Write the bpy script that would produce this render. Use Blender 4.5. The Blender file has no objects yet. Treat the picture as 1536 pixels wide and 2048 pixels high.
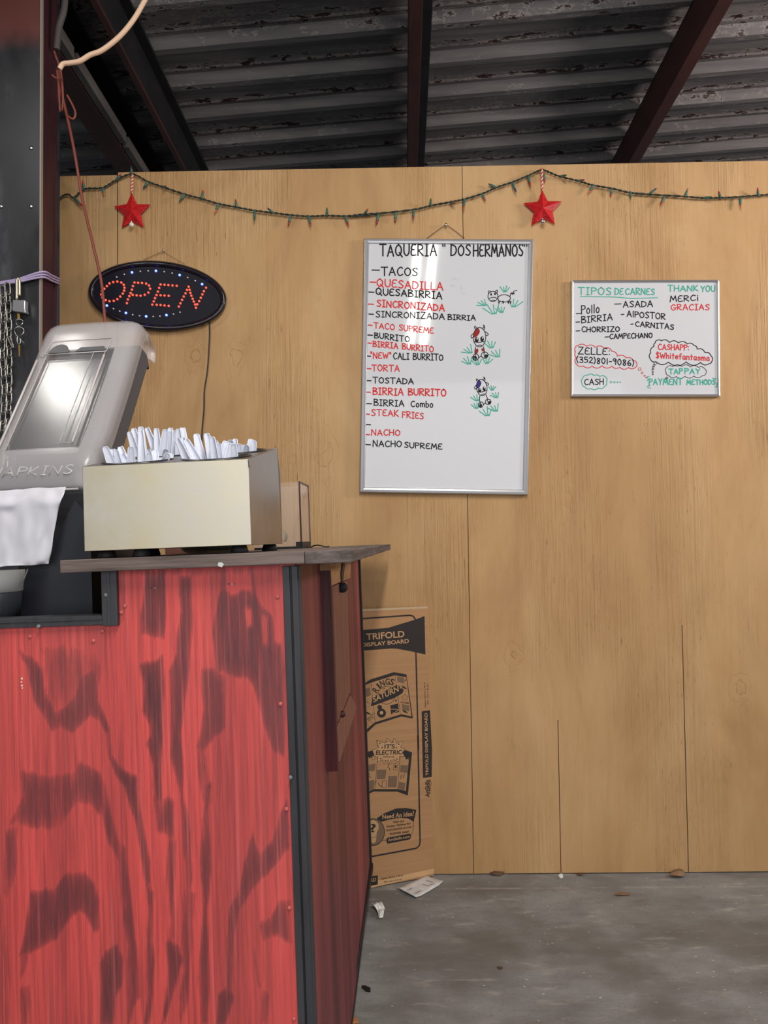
import bpy, bmesh, math, random
from mathutils import Vector, Matrix
rnd = random.Random(7)
SC = bpy.context.scene
COL = SC.collection

# ------------------------------------------------------------------ camera, world, lights, exposure
F_PX, CX, CY = 1540.0, 768.0, 1024.0
CAM = Vector((0, 0, 1.167))
yaw, pitch, roll = math.radians(0.63), math.radians(2.05), math.radians(0.72)
fwd = Vector((-math.sin(yaw)*math.cos(pitch), math.cos(yaw)*math.cos(pitch), math.sin(pitch)))
_r = fwd.cross(Vector((0, 0, 1))).normalized(); _u = _r.cross(fwd)
RGT = _r*math.cos(roll) - _u*math.sin(roll)
UPV = _u*math.cos(roll) + _r*math.sin(roll)
cd = bpy.data.cameras.new('camera'); cam = bpy.data.objects.new('camera', cd); COL.objects.link(cam)
cd.sensor_fit = 'VERTICAL'; cd.sensor_height = 36.0; cd.lens = 36.0*F_PX/2048.0; cd.clip_start = 0.02
cam.matrix_world = Matrix(((RGT.x, UPV.x, -fwd.x, CAM.x), (RGT.y, UPV.y, -fwd.y, CAM.y), (RGT.z, UPV.z, -fwd.z, CAM.z), (0, 0, 0, 1)))
SC.camera = cam

SC.view_settings.view_transform = 'Standard'
SC.view_settings.look = 'None'
SC.view_settings.gamma = 1.0
SC.view_settings.use_curve_mapping = False
SC.view_settings.exposure = 0.0

wd = bpy.data.worlds.new('world'); SC.world = wd; wd.use_nodes = True
bg = wd.node_tree.nodes['Background']; bg.inputs[0].default_value = (0.80, 0.88, 1.0, 1); bg.inputs[1].default_value = 0.13

def area(name, loc, target, sx, sy, power, color):
    d = bpy.data.lights.new(name, 'AREA'); d.shape = 'RECTANGLE'; d.size = sx; d.size_y = sy
    d.energy = power; d.color = color
    o = bpy.data.objects.new(name, d); COL.objects.link(o); o.location = loc
    o.rotation_euler = (Vector(target)-Vector(loc)).to_track_quat('-Z', 'Y').to_euler()
    return o
# broad soft light from an unseen source behind the camera, lifting the front faces
area('rear_soft_light', (0.3, -3.2, 1.75), (0.1, 2.7, 1.25), 4.5, 2.3, 105, (0.95, 0.97, 1.0))
# fluorescent tubes under the roof
for tx in (0.17, 0.27): area('tube_light', (tx, 0.15, 2.86), (tx+0.03, 1.1, 0.3), 0.035, 1.2, 23, (1.0, 0.95, 0.87))
area('tube_light', (-1.285, 1.42, 2.80), (-0.7, 1.42, 1.45), 0.14, 0.14, 5, (1.0, 0.96, 0.9))
# work lamp at the right that reaches the roof sheets
area('work_light', (3.3, 1.6, 2.35), (1.0, 3.6, 3.3), 0.5, 0.5, 58, (1.0, 0.89, 0.84))

# ------------------------------------------------------------------ layout helpers
def ray(px, py): return fwd + RGT*((px-CX)/F_PX) - UPV*((py-CY)/F_PX)
def at_y(px, py, Y):
    d = ray(px, py); return CAM + d*(Y/d.y)
def at_z(px, py, z):
    d = ray(px, py); return CAM + d*((z-CAM.z)/d.z)
def on_plane(px, py, p0, n):
    d = ray(px, py); return CAM + d*((p0-CAM).dot(n)/d.dot(n))
# the food stand is slightly tilted and turned: its own frame (u right, v away, w up), origin at eye height
EY = ray(850, 1080).normalized()
_h = EY.cross(Vector((0, 0, 1))).normalized(); _v = _h.cross(EY)
EX = _h*math.cos(0.027) + _v*math.sin(0.027); EZ = EX.cross(EY)
def S(u, v, w): return CAM + EX*u + EY*v + EZ*w
def s_at(px, py, v):
    d = ray(px, py); q = d*(v/d.dot(EY)); return q.dot(EX), q.dot(EZ)
def s_side(px, py, u):
    d = ray(px, py); q = d*(u/d.dot(EX)); return q.dot(EY), q.dot(EZ)
S_ROT = Matrix(((EX.x, EY.x, EZ.x), (EX.y, EY.y, EZ.y), (EX.z, EY.z, EZ.z))).to_4x4()

def smooth_path(pts, n=6):
    pts = [Vector(p) for p in pts]
    if len(pts) < 3: return pts
    out = []
    for i in range(len(pts)-1):
        p0 = pts[max(i-1, 0)]; p1 = pts[i]; p2 = pts[i+1]; p3 = pts[min(i+2, len(pts)-1)]
        for k in range(n):
            t = k/n
            out.append(0.5*((2*p1)+(p2-p0)*t+(2*p0-5*p1+4*p2-p3)*t*t+(3*p1-p0-3*p2+p3)*t**3))
    out.append(pts[-1]); return out

# ------------------------------------------------------------------ mesh builder
ROOTM = {}
class MB:
    def __init__(s): s.v = []; s.f = []; s.m = []; s.sm = []; s.mi = 0
    def add(s, vs, fs, smooth=False):
        o = len(s.v); s.v += [Vector(p) for p in vs]
        for f in fs: s.f.append([i+o for i in f]); s.m.append(s.mi); s.sm.append(smooth)
    def box(s, x0, x1, y0, y1, z0, z1, fn=lambda a, b, c: Vector((a, b, c))):
        vs = [fn(x, y, z) for x in (x0, x1) for y in (y0, y1) for z in (z0, z1)]
        s.add(vs, [(0, 1, 3, 2), (4, 6, 7, 5), (0, 4, 5, 1), (2, 3, 7, 6), (0, 2, 6, 4), (1, 5, 7, 3)])
    def prism(s, a, b, smooth=False):
        n = len(a); s.add(list(a)+list(b), [list(range(n))[::-1], list(range(n, 2*n))])
        s.add(list(a)+list(b), [(i, (i+1) % n, n+(i+1) % n, n+i) for i in range(n)], smooth)
    def loft(s, rings, closed=True, caps=True, smooth=True):
        n = len(rings[0]); vs = [p for r in rings for p in r]; fs = []
        for k in range(len(rings)-1):
            for i in range(n if closed else n-1):
                j = (i+1) % n; fs.append((k*n+i, k*n+j, (k+1)*n+j, (k+1)*n+i))
        s.add(vs, fs, smooth)
        if caps and closed:
            s.add(rings[0], [list(range(n))[::-1]]); s.add(rings[-1], [list(range(n))])
    def tube(s, pts, r, n=8, closed=False):
        pts = [Vector(p) for p in pts]; rings = []; ref = None; N = len(pts)
        for i, p in enumerate(pts):
            t = (pts[(i+1) % N]-pts[i-1]) if closed else (pts[min(i+1, N-1)]-pts[max(i-1, 0)])
            if t.length < 1e-9: t = Vector((0, 0, 1))
            t.normalize()
            if ref is None: ref = t.orthogonal().normalized()
            ref = (ref-t*ref.dot(t)); ref = ref.normalized() if ref.length > 1e-6 else t.orthogonal().normalized()
            b = t.cross(ref); rr = r[i] if isinstance(r, (list, tuple)) else r
            rings.append([p+ref*(rr*math.cos(2*math.pi*k/n))+b*(rr*math.sin(2*math.pi*k/n)) for k in range(n)])
        if closed: rings.append(rings[0])
        s.loft(rings, caps=not closed)
    def lathe(s, prof, base, ax=Vector((0, 0, 1)), n=24):
        ax = Vector(ax).normalized(); a = ax.orthogonal().normalized(); b = ax.cross(a)
        s.loft([[base+ax*h+(a*math.cos(2*math.pi*k/n)+b*math.sin(2*math.pi*k/n))*r for k in range(n)] for r, h in prof])
    def ball(s, c, r, n=12, sq=(1, 1, 1)):
        c = Vector(c)
        s.loft([[c+Vector((math.sin(math.pi*i/n)*math.cos(2*math.pi*k/n)*r*sq[0], math.sin(math.pi*i/n)*math.sin(2*math.pi*k/n)*r*sq[1], math.cos(math.pi*i/n)*r*sq[2])) for k in range(n)] for i in range(1, n)])
    def ribbon(s, pts, wd_, nrm):
        """flat stroke of marker ink lying on a surface with normal nrm, rounded ends"""
        s.k = getattr(s, 'k', 0)+1; pts = [Vector(p)+nrm*(s.k*1.6e-5) for p in pts]; h = wd_/2; L = []
        for i, p in enumerate(pts):
            t = pts[min(i+1, len(pts)-1)]-pts[max(i-1, 0)]
            if t.length < 1e-9: t = Vector((1, 0, 0))
            t.normalize(); sd = nrm.cross(t).normalized()*h
            L.append((p, t, sd))
        vs = []; fs = []
        for p, t, sd in L: vs += [p+sd, p-sd]
        for i in range(len(L)-1): fs.append((2*i, 2*i+1, 2*i+3, 2*i+2))
        s.add(vs, fs)
        for (p, t, sd), sg in ((L[0], -1), (L[-1], 1)):
            s.add([p+sd*math.cos(a)+t*(sg*h*math.sin(a)) for a in [math.pi*k/6 for k in range(7)]], [list(range(7))])
    def build(s, name, mats, parent=None, origin=None, bevel=0, rot=None, smooth_all=False, subsurf=0, recalc=True):
        me = bpy.data.meshes.new(name)
        if parent is not None: M = ROOTM[parent.name]
        else:
            if origin is None:
                xs = [p.x for p in s.v]; ys = [p.y for p in s.v]; zs = [p.z for p in s.v]
                origin = Vector(((min(xs)+max(xs))/2, (min(ys)+max(ys))/2, min(zs)))
            M = Matrix.Translation(origin) @ (rot if rot is not None else Matrix.Identity(4))
        I = M.inverted()
        me.from_pydata([I @ p for p in s.v], [], s.f)
        if not isinstance(mats, (list, tuple)): mats = [mats]
        for m in mats: me.materials.append(m)
        for i, p in enumerate(me.polygons):
            p.material_index = s.m[i]; p.use_smooth = s.sm[i] or smooth_all
        if recalc:
            bm = bmesh.new(); bm.from_mesh(me)
            bmesh.ops.remove_doubles(bm, verts=bm.verts, dist=1e-5)
            bmesh.ops.recalc_face_normals(bm, faces=bm.faces); bm.to_mesh(me); bm.free()
        o = bpy.data.objects.new(name, me); COL.objects.link(o)
        if parent is not None: o.parent = parent; ROOTM[o.name] = M
        else: o.matrix_world = M; ROOTM[o.name] = M
        if bevel:
            b = o.modifiers.new('bevel', 'BEVEL'); b.width = bevel; b.segments = 2; b.limit_method = 'ANGLE'; b.angle_limit = math.radians(35)
        if subsurf:
            b = o.modifiers.new('sub', 'SUBSURF'); b.levels = subsurf; b.render_levels = subsurf
        return o

def tag(o, label=None, cat=None, group=None, kind=None):
    if label: o['label'] = label
    if cat: o['category'] = cat
    if group: o['group'] = group
    if kind: o['kind'] = kind
    return o
def thing(name, label, cat, loc, group=None, rot=None):
    o = bpy.data.objects.new(name, None); COL.objects.link(o); o.empty_display_size = 0.05
    M = Matrix.Translation(loc) @ (rot if rot is not None else Matrix.Identity(4))
    o.matrix_world = M; ROOTM[o.name] = M
    return tag(o, label, cat, group)

# ------------------------------------------------------------------ materials
def srgb(r, g, b):
    f = lambda c: (c/255/12.92) if c/255 <= 0.04045 else ((c/255+0.055)/1.055)**2.4
    return (f(r), f(g), f(b), 1)
def mat(name, col, rough=0.5, metal=0.0, **k):
    m = bpy.data.materials.new(name); m.use_nodes = True; b = m.node_tree.nodes['Principled BSDF']
    b.inputs['Base Color'].default_value = col; b.inputs['Roughness'].default_value = rough; b.inputs['Metallic'].default_value = metal
    for kk, vv in k.items(): b.inputs[kk.replace('_', ' ')].default_value = vv
    return m
class NT:
    def __init__(s, m): s.m = m; s.t = m.node_tree; s.b = s.t.nodes['Principled BSDF']; s.co = s.t.nodes.new('ShaderNodeTexCoord')
    def n(s, typ, **k):
        x = s.t.nodes.new(typ)
        for a, b in k.items(): setattr(x, a, b)
        return x
    def l(s, a, b): s.t.links.new(a, b)
    def mapping(s, scale, loc=(0, 0, 0), rot=(0, 0, 0)):
        m = s.n('ShaderNodeMapping'); m.inputs['Scale'].default_value = scale; m.inputs['Location'].default_value = loc; m.inputs['Rotation'].default_value = rot
        s.l(s.co.outputs['Object'], m.inputs['Vector']); return m.outputs[0]
    def noise(s, scale, loc=(0, 0, 0), sc=1.0, detail=4, dist=0.0, rough=0.5):
        n = s.n('ShaderNodeTexNoise'); n.inputs['Scale'].default_value = sc; n.inputs['Detail'].default_value = detail
        n.inputs['Distortion'].default_value = dist; n.inputs['Roughness'].default_value = rough
        s.l(s.mapping(scale, loc), n.inputs['Vector']); return n.outputs['Fac']
    def math(s, op, a, b=None, c=None, clamp=False):
        n = s.n('ShaderNodeMath', operation=op); n.use_clamp = clamp
        for i, x in enumerate((a, b, c)):
            if x is None: continue
            if isinstance(x, (int, float)): n.inputs[i].default_value = x
            else: s.l(x, n.inputs[i])
        return n.outputs[0]
    def ramp(s, fac, stops, interp='LINEAR'):
        r = s.n('ShaderNodeValToRGB'); r.color_ramp.interpolation = interp; e = r.color_ramp.elements
        while len(e) < len(stops): e.new(0.5)
        for x, (p, c) in zip(e, stops): x.position = p; x.color = c if len(c) == 4 else (*c, 1)
        s.l(fac, r.inputs[0]); return r.outputs[0]
    def mix(s, fac, a, b, blend='MIX'):
        n = s.n('ShaderNodeMix', data_type='RGBA', blend_type=blend)
        for i, x in ((0, fac), (6, a), (7, b)):
            if isinstance(x, (int, float)): n.inputs[i].default_value = x
            elif isinstance(x, tuple): n.inputs[i].default_value = x
            else: s.l(x, n.inputs[i])
        return n.outputs[2]
    def bump(s, h, strength=0.3, dist=0.01):
        b = s.n('ShaderNodeBump'); b.inputs['Strength'].default_value = strength; b.inputs['Distance'].default_value = dist
        s.l(h, b.inputs['Height']); s.l(b.outputs[0], s.b.inputs['Normal'])
    def color(s, c): s.l(c, s.b.inputs['Base Color'])
    def roughness(s, c): s.l(c, s.b.inputs['Roughness'])
G3 = lambda g: (g, g, g, 1)
KNOTS = [(-0.70, 1.83, 0.05), (-0.55, 1.83, 0.055), (-0.24, 1.46, 0.075), (-0.36, 1.45, 0.05), (0.86, 2.36, 0.06), (0.62, 1.30, 0.05), (1.20, 0.62, 0.05), (0.42, 0.75, 0.04), (0.10, 2.36, 0.05)]

def m_plywood():
    m = mat('plywood', srgb(205, 165, 105), 0.62); t = NT(m)
    big = t.noise((1.7, 1, 0.6), sc=1.9, detail=5, dist=0.6, rough=0.6)
    cloud = t.noise((4, 1, 2.2), loc=(2, 5, 1), sc=1.0, detail=5, rough=0.6)
    streak = t.noise((60, 1, 2.2), sc=1.0, detail=5, rough=0.62)
    fine = t.noise((330, 1, 9), sc=1.0, detail=4, rough=0.7)
    coarse = t.noise((95, 1, 3.0), loc=(3, 0, 8), sc=1.0, detail=4, dist=0.25, rough=0.65)
    rings = t.math('PINGPONG', t.math('MULTIPLY', t.noise((3.0, 1, 0.42), loc=(3, 0, 1), sc=1.0, detail=2, dist=0.35), 26.0), 1.0)
    base = t.ramp(big, [(0.30, srgb(172, 131, 84)), (0.5, srgb(191, 151, 102)), (0.72, srgb(203, 165, 117))])
    c = t.mix(t.math('MULTIPLY', t.ramp(cloud, [(0.35, G3(1)), (0.6, G3(0))]), 0.22), base, srgb(168, 128, 82))
    c = t.mix(t.math('MULTIPLY', t.ramp(rings, [(0.0, G3(1)), (0.3, G3(0))]), 0.07), c, srgb(160, 112, 58))
    c = t.mix(t.math('MULTIPLY', t.ramp(streak, [(0.32, G3(1)), (0.5, G3(0))]), 0.13), c, srgb(160, 116, 66))
    pits = t.ramp(t.noise((130, 1, 17), loc=(5, 0, 2), sc=1.0, detail=3, rough=0.6), [(0.645, G3(0)), (0.69, G3(1))])
    zone = t.ramp(t.noise((2.6, 1, 0.9), loc=(1, 4, 9), sc=1.3, detail=2), [(0.47, G3(0)), (0.60, G3(1))])
    pf = t.math('MULTIPLY', pits, t.math('MULTIPLY_ADD', zone, 0.40, 0.18))
    c = t.mix(pf, c, srgb(122, 84, 44))
    dirt = t.ramp(t.noise((9, 1, 6), loc=(2, 0, 6), sc=1.0, detail=6, rough=0.72), [(0.60, G3(0)), (0.72, G3(1))])
    c = t.mix(t.math('MULTIPLY', dirt, 0.26), c, srgb(128, 96, 60))
    # knots with their rings
    sx = t.n('ShaderNodeSeparateXYZ'); t.l(t.co.outputs['Object'], sx.inputs[0]); wob = t.noise((24, 1, 13), loc=(7, 0, 3), sc=1.0, detail=3)
    kn = None
    for kx, kz, kr in KNOTS:
        a = t.math('MULTIPLY', t.math('SUBTRACT', sx.outputs[0], kx), 1.0/kr); b_ = t.math('MULTIPLY', t.math('SUBTRACT', sx.outputs[2], kz), 0.62/kr)
        d = t.math('SQRT', t.math('ADD', t.math('MULTIPLY', a, a), t.math('MULTIPLY', b_, b_)))
        d = t.math('ADD', d, t.math('MULTIPLY', t.math('SUBTRACT', wob, 0.5), 1.9))
        ring = t.math('POWER', t.math('PINGPONG', t.math('MULTIPLY', d, 4.0), 1.0), 4.0)
        k_ = t.math('MULTIPLY', ring, t.math('SUBTRACT', 1.25, d, clamp=True), clamp=True)
        kn = k_ if kn is None else t.math('MAXIMUM', kn, k_)
    kn = t.math('MULTIPLY', kn, t.ramp(coarse, [(0.35, G3(0.2)), (0.6, G3(1))]))
    c = t.mix(t.math('MULTIPLY', kn, 0.20), c, srgb(132, 92, 50))
    t.color(c)
    h = t.math('ADD', t.math('MULTIPLY', fine, 0.05), t.math('MULTIPLY', coarse, t.math('MULTIPLY', zone, 1.1)))
    h = t.math('SUBTRACT', h, t.math('MULTIPLY', kn, 0.22))
    t.bump(h, 0.9, 0.008); t.roughness(t.ramp(fine, [(0.3, G3(0.55)), (0.7, G3(0.75))]))
    return m
def m_red_plywood(name, dark, light, contour=True, k=6.0, gain=1.0):
    m = mat(name, srgb(200, 60, 55), 0.55); t = NT(m)
    if contour:
        at = t.n('ShaderNodeAttribute'); at.attribute_name = 'grain'
        jag = t.noise((90, 90, 9), sc=1.0, detail=5, rough=0.7)
        v = t.math('ADD', at.outputs['Fac'], t.math('MULTIPLY', t.math('SUBTRACT', jag, 0.5), 1.15))
        soft = t.ramp(t.noise((16, 16, 1.6), loc=(2, 7, 3), sc=1.0, detail=4), [(0.45, G3(0)), (0.75, G3(0.5))])
        band = t.math('MAXIMUM', t.ramp(v, [(0.16, G3(0)), (0.28, G3(0.36)), (0.55, G3(0.76)), (0.95, G3(1.0))]), soft)
    else:
        band = t.ramp(t.noise((26, 9, 0.6), sc=1.0, detail=4, rough=0.6), [(0.38, G3(1)), (0.66, G3(0))])
    fine = t.noise((170, 170, 4.5), sc=1.0, detail=4, rough=0.65)
    c = t.mix(band, light, dark)
    c = t.mix(t.math('MULTIPLY', t.ramp(fine, [(0.36, G3(1)), (0.56, G3(0))]), 0.42), c, dark)
    worn = t.ramp(t.noise((6, 6, 1.2), loc=(4, 4, 4), sc=1.0, detail=4), [(0.45, G3(0)), (0.75, G3(1))])
    c = t.mix(t.math('MULTIPLY', worn, 0.30*gain), c, srgb(198, 96, 92))
    if contour: c = t.mix(t.math('MULTIPLY', t.ramp(t.noise((120, 120, 2.2), loc=(8, 8, 1), sc=1.0, detail=4, rough=0.6), [(0.56, G3(0)), (0.70, G3(1))]), 0.35), c, srgb(236, 118, 112))
    t.color(c); t.bump(fine, 0.35, 0.003)
    return m
def m_wood(name, a, b, sx=3, sy=60, sz=60, rough=0.6):
    m = mat(name, a, rough); t = NT(m)
    g = t.noise((sx, sy, sz), sc=1.0, detail=5, rough=0.65)
    t.color(t.ramp(g, [(0.32, b), (0.62, a)])); t.bump(g, 0.4, 0.002); return m
def m_concrete():
    m = mat('concrete', srgb(110, 108, 104), 0.8); t = NT(m)
    big = t.noise((1, 1, 1), sc=1.7, detail=6, rough=0.6)
    med = t.noise((1, 2.2, 1), loc=(3, 1, 0), sc=5, detail=6, rough=0.65)
    fin = t.noise((1, 1, 1), sc=90, detail=4, rough=0.7)
    c = t.ramp(big, [(0.3, srgb(108, 107, 104)), (0.5, srgb(134, 134, 133)), (0.7, srgb(152, 153, 153))])
    c = t.mix(0.5, c, t.ramp(med, [(0.3, srgb(100, 99, 97)), (0.6, srgb(148, 149, 149))]))
    c = t.mix(t.ramp(fin, [(0.30, G3(0.35)), (0.45, G3(0))]), c, srgb(70, 68, 64))
    spots = t.ramp(t.noise((1, 2.6, 1), loc=(7, 2, 0), sc=9, detail=5, rough=0.6), [(0.58, G3(0)), (0.72, G3(0.6))])
    c = t.mix(spots, c, srgb(176, 172, 164))
    v = t.n('ShaderNodeTexVoronoi'); v.inputs['Scale'].default_value = 26; t.l(t.mapping((1, 1.6, 1)), v.inputs['Vector'])
    rare = t.ramp(t.noise((1, 1, 1), loc=(9, 9, 0), sc=11, detail=2), [(0.45, G3(0)), (0.50, G3(1))])
    sp = t.math('MULTIPLY', t.ramp(v.outputs['Distance'], [(0.06, G3(1)), (0.10, G3(0))]), rare)
    c = t.mix(sp, c, srgb(205, 202, 190))
    stain = t.ramp(t.noise((1, 1.3, 1), loc=(4.3, 1.1, 0), sc=2.6, detail=3, rough=0.55), [(0.46, G3(0)), (0.62, G3(0.55))])
    c = t.mix(stain, c, srgb(92, 86, 78))
    scuff = t.math('MULTIPLY', t.ramp(t.noise((2.2, 9, 1), loc=(1.7, 5.2, 0), sc=2.2, detail=5, rough=0.65), [(0.60, G3(0)), (0.72, G3(0.7))]), 1.0)
    c = t.mix(scuff, c, srgb(178, 174, 168))
    sx = t.n('ShaderNodeSeparateXYZ'); t.l(t.co.outputs['Object'], sx.inputs[0])
    dl = t.math('ABSOLUTE', t.math('SUBTRACT', sx.outputs[1], at_z(1250, 1775, 0).y))
    line = t.math('MULTIPLY', t.ramp(dl, [(0.003, G3(1)), (0.007, G3(0))]), t.ramp(t.noise((14, 3, 1), loc=(2, 2, 0), sc=1.0, detail=4), [(0.42, G3(0)), (0.6, G3(0.5))]))
    c = t.mix(line, c, srgb(176, 172, 164))
    t.color(c); t.bump(t.math('ADD', med, t.math('MULTIPLY', fin, 0.5)), 0.25, 0.004); return m
def m_roof():
    m = mat('galvanised_roof', srgb(110, 105, 104), 0.6, 0.0); t = NT(m)
    g = t.noise((1.2, 9, 1), sc=1.0, detail=6, rough=0.65)
    st = t.noise((0.5, 40, 1), loc=(1, 3, 0), sc=1.0, detail=4)
    c = t.ramp(g, [(0.3, srgb(84, 80, 80)), (0.55, srgb(118, 113, 111)), (0.75, srgb(140, 134, 130))])
    c = t.mix(t.math('MULTIPLY', t.ramp(st, [(0.3, G3(1)), (0.55, G3(0))]), 0.5), c, srgb(72, 70, 72))
    fl = t.noise((11, 30, 1), loc=(2, 2, 0), sc=1.0, detail=6, rough=0.72)
    zone = t.ramp(t.noise((0.5, 3.9, 0.01), loc=(4, 6, 0), sc=1.0, detail=3), [(0.48, G3(0)), (0.60, G3(1))])
    sx = t.n('ShaderNodeSeparateXYZ'); t.l(t.mapping((1, 1, 1), rot=(0, 0, -math.atan2(EX.y, EX.x))), sx.inputs[0])
    row = t.math('FRACT', t.math('MULTIPLY', t.math('ADD', sx.outputs[1], 2.0), 1/0.255))
    row = t.ramp(row, [(0.28, G3(0)), (0.40, G3(1)), (0.52, G3(1)), (0.60, G3(0)), (0.86, G3(0)), (0.93, G3(0.9)), (0.99, G3(0))])
    zz = t.math('MAXIMUM', t.math('MULTIPLY', zone, 0.75), row)
    fz = t.math('MULTIPLY', fl, t.math('MULTIPLY_ADD', zz, 0.26, 0.80))
    c = t.mix(t.ramp(fz, [(0.505, G3(0)), (0.53, G3(0.45)), (0.66, G3(0.45))]), c, srgb(164, 156, 150))
    c = t.mix(t.ramp(fz, [(0.562, G3(0)), (0.585, G3(1))]), c, srgb(46, 22, 20))
    t.color(c); t.bump(fz, 0.2, 0.004); return m
def m_noisy(name, a, b, sc=(4, 4, 4), rough=0.5, metal=0.0, bump=0.0, r2=None):
    m = mat(name, a, rough, metal); t = NT(m)
    n = t.noise(sc, sc=1.0, detail=6, rough=0.65)
    t.color(t.ramp(n, [(0.32, b), (0.66, a)]))
    if bump: t.bump(n, bump, 0.003)
    if r2 is not None: t.roughness(t.ramp(n, [(0.35, G3(r2)), (0.65, G3(rough))]))
    return m
def m_glassy(name, col, alpha, rough=0.15):
    """thin clear plastic: part see-through, part glossy body colour"""
    m = mat(name, col, rough); t = NT(m)
    tr = t.n('ShaderNodeBsdfTransparent'); mx = t.n('ShaderNodeMixShader'); mx.inputs[0].default_value = alpha
    out = t.t.nodes['Material Output']
    t.l(tr.outputs[0], mx.inputs[1]); t.l(t.b.outputs[0], mx.inputs[2]); t.l(mx.outputs[0], out.inputs[0]); return m
def m_emit(name, col, s):
    return mat(name, col, 0.3, Emission_Color=col, Emission_Strength=s)

M_PLY = m_plywood()
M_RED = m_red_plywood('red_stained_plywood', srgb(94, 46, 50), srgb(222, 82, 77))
M_REDSHADED = m_red_plywood('red_stained_plywood_shaded', srgb(92, 40, 48), srgb(150, 70, 76), contour=False)  # same stain as the front; the side's shade is in its darker colours
M_CONC = m_concrete(); M_ROOF = m_roof()
M_BEAM = m_noisy('primer_red_steel', srgb(84, 46, 40), srgb(58, 32, 28), (6, 2, 6), 0.65)
M_DARKSTEEL = m_noisy('dark_steel', srgb(34, 32, 34), srgb(18, 18, 20), (5, 5, 5), 0.6)
M_STRIP = m_noisy('pale_grey_segments', srgb(112, 106, 100), srgb(76, 72, 70), (8, 3, 8), 0.8)
M_BACKING = mat('gap_dark', srgb(60, 40, 22), 0.9)
M_TRIM = m_noisy('black_painted_trim', srgb(62, 62, 66), srgb(40, 40, 44), (30, 30, 3), 0.5)
M_TRIMDARK = mat('black_trim_groove', srgb(22, 22, 24), 0.6)
M_PLANK = m_wood('weathered_plank', srgb(122, 106, 100), srgb(70, 58, 54), 5, 14, 120, 0.75)
M_BARE = m_wood('bare_pine', srgb(186, 138, 98), srgb(150, 104, 72), 40, 6, 60, 0.6)
M_BARE2 = m_wood('pinkish_pine', srgb(140, 92, 80), srgb(108, 66, 58), 60, 60, 4, 0.6)
M_EDGE = m_wood('dark_red_edge', srgb(84, 18, 24), srgb(48, 10, 16), 60, 60, 3, 0.5)
M_BLACK = mat('black_plastic', srgb(24, 24, 27), 0.45)
M_RUBBER = mat('black_rubber', srgb(20, 20, 22), 0.7)
M_SCREW = mat('painted_screw', srgb(196, 96, 90), 0.5)
M_TRIMSCREW = mat('painted_grey_screw', srgb(120, 120, 122), 0.6)
M_STEEL = mat('steel', srgb(200, 200, 198), 0.3, 1.0)
M_ALU = mat('brushed_aluminium', srgb(205, 205, 208), 0.32, 0.85)
M_BOARD = mat('whiteboard', srgb(212, 213, 217), 0.05, 0, Specular_IOR_Level=0.25)
M_INK = {k: mat('marker_'+k, c, 0.6, 0, Specular_IOR_Level=0.15) for k, c in dict(black=srgb(30, 27, 30), red=srgb(214, 52, 52), teal=srgb(58, 170, 146), blue=srgb(52, 52, 120), grey=srgb(196, 197, 200), brown=srgb(150, 40, 34), white=srgb(232, 232, 234)).items()}
M_CARD = m_noisy('cardboard', srgb(182, 140, 98), srgb(168, 126, 86), (2, 2, 60), 0.8)
M_PRINT = mat('black_print', srgb(42, 36, 34), 0.7)
M_PRINTGREY = mat('halftone_print', srgb(118, 94, 72), 0.75)
M_CARDTEXT = mat('bare_card_letters', srgb(190, 150, 108), 0.8)

# ------------------------------------------------------------------ the setting
def struct(o): o['kind'] = 'structure'; return o
WY = 2.72
b = MB(); b.box(-4, 4, -4, 7, -0.1, 0); struct(b.build('floor', M_CONC, origin=Vector((0, 0, 0))))
b = MB()
seams = [(-3.415, -2.197), (-2.194, -0.9775), (-0.9735, 0.2645), (0.2668, 1.487), (1.490, 2.71)]
for i, (x0, x1) in enumerate(seams):
    zt = 2.492 if i == 1 else 2.502
    b.box(x0, x1, WY, WY+0.012, 0.004, zt)
b.mi = 1; b.box(-3.4, 2.7, WY+0.012, WY+0.05, 0.0, 2.48)
for (px, y0, y1) in ((1122, 1440, 1745), (1377, 1250, 1745)):       # scored grooves in the lower sheet
    p = at_y(px, y1, WY); q = at_y(px-2, y0, WY); b.box(p.x-0.0012, p.x+0.0012, WY-0.0004, WY+0.001, max(p.z, 0.005), q.z)
struct(b.build('wall_back', [M_PLY, M_BACKING], origin=Vector((0, WY, 0))))

# corrugated roof sheets, ribs running along u, rising slightly to the right
UH = Vector((EX.x, EX.y, 0)).normalized(); VH = Vector((EY.x, EY.y, 0)).normalized()
ROOF_Z, ROOF_T = 3.27, 0.046
def roof_pt(u, v, dz=0): return UH*u + VH*v + Vector((0, 0, ROOF_Z+ROOF_T*u+dz))
prof = []; v = -2.0; per = 0.255
while v < 6.6:
    prof += [(v, 0.0), (v+0.016, -0.004), (v+0.034, 0), (v+0.118, 0), (v+0.128, -0.006), (v+0.138, 0.0), (v+0.160, 0), (v+0.190, -0.036), (v+0.222, -0.036), (v+0.252, 0)]
    v += per
b = MB(); us = [-4.2+0.7*i for i in range(13)]
top = [[roof_pt(u, vv, dz) for vv, dz in prof] for u in us]
b.loft(top, closed=False, caps=False, smooth=False)
o = struct(b.build('ceiling', M_ROOF, origin=roof_pt(0, 0), recalc=False))
so = o.modifiers.new('sheet', 'SOLIDIFY'); so.thickness = 0.002; so.offset = 1
o.rotation_euler = (0, 0, 0)

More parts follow.
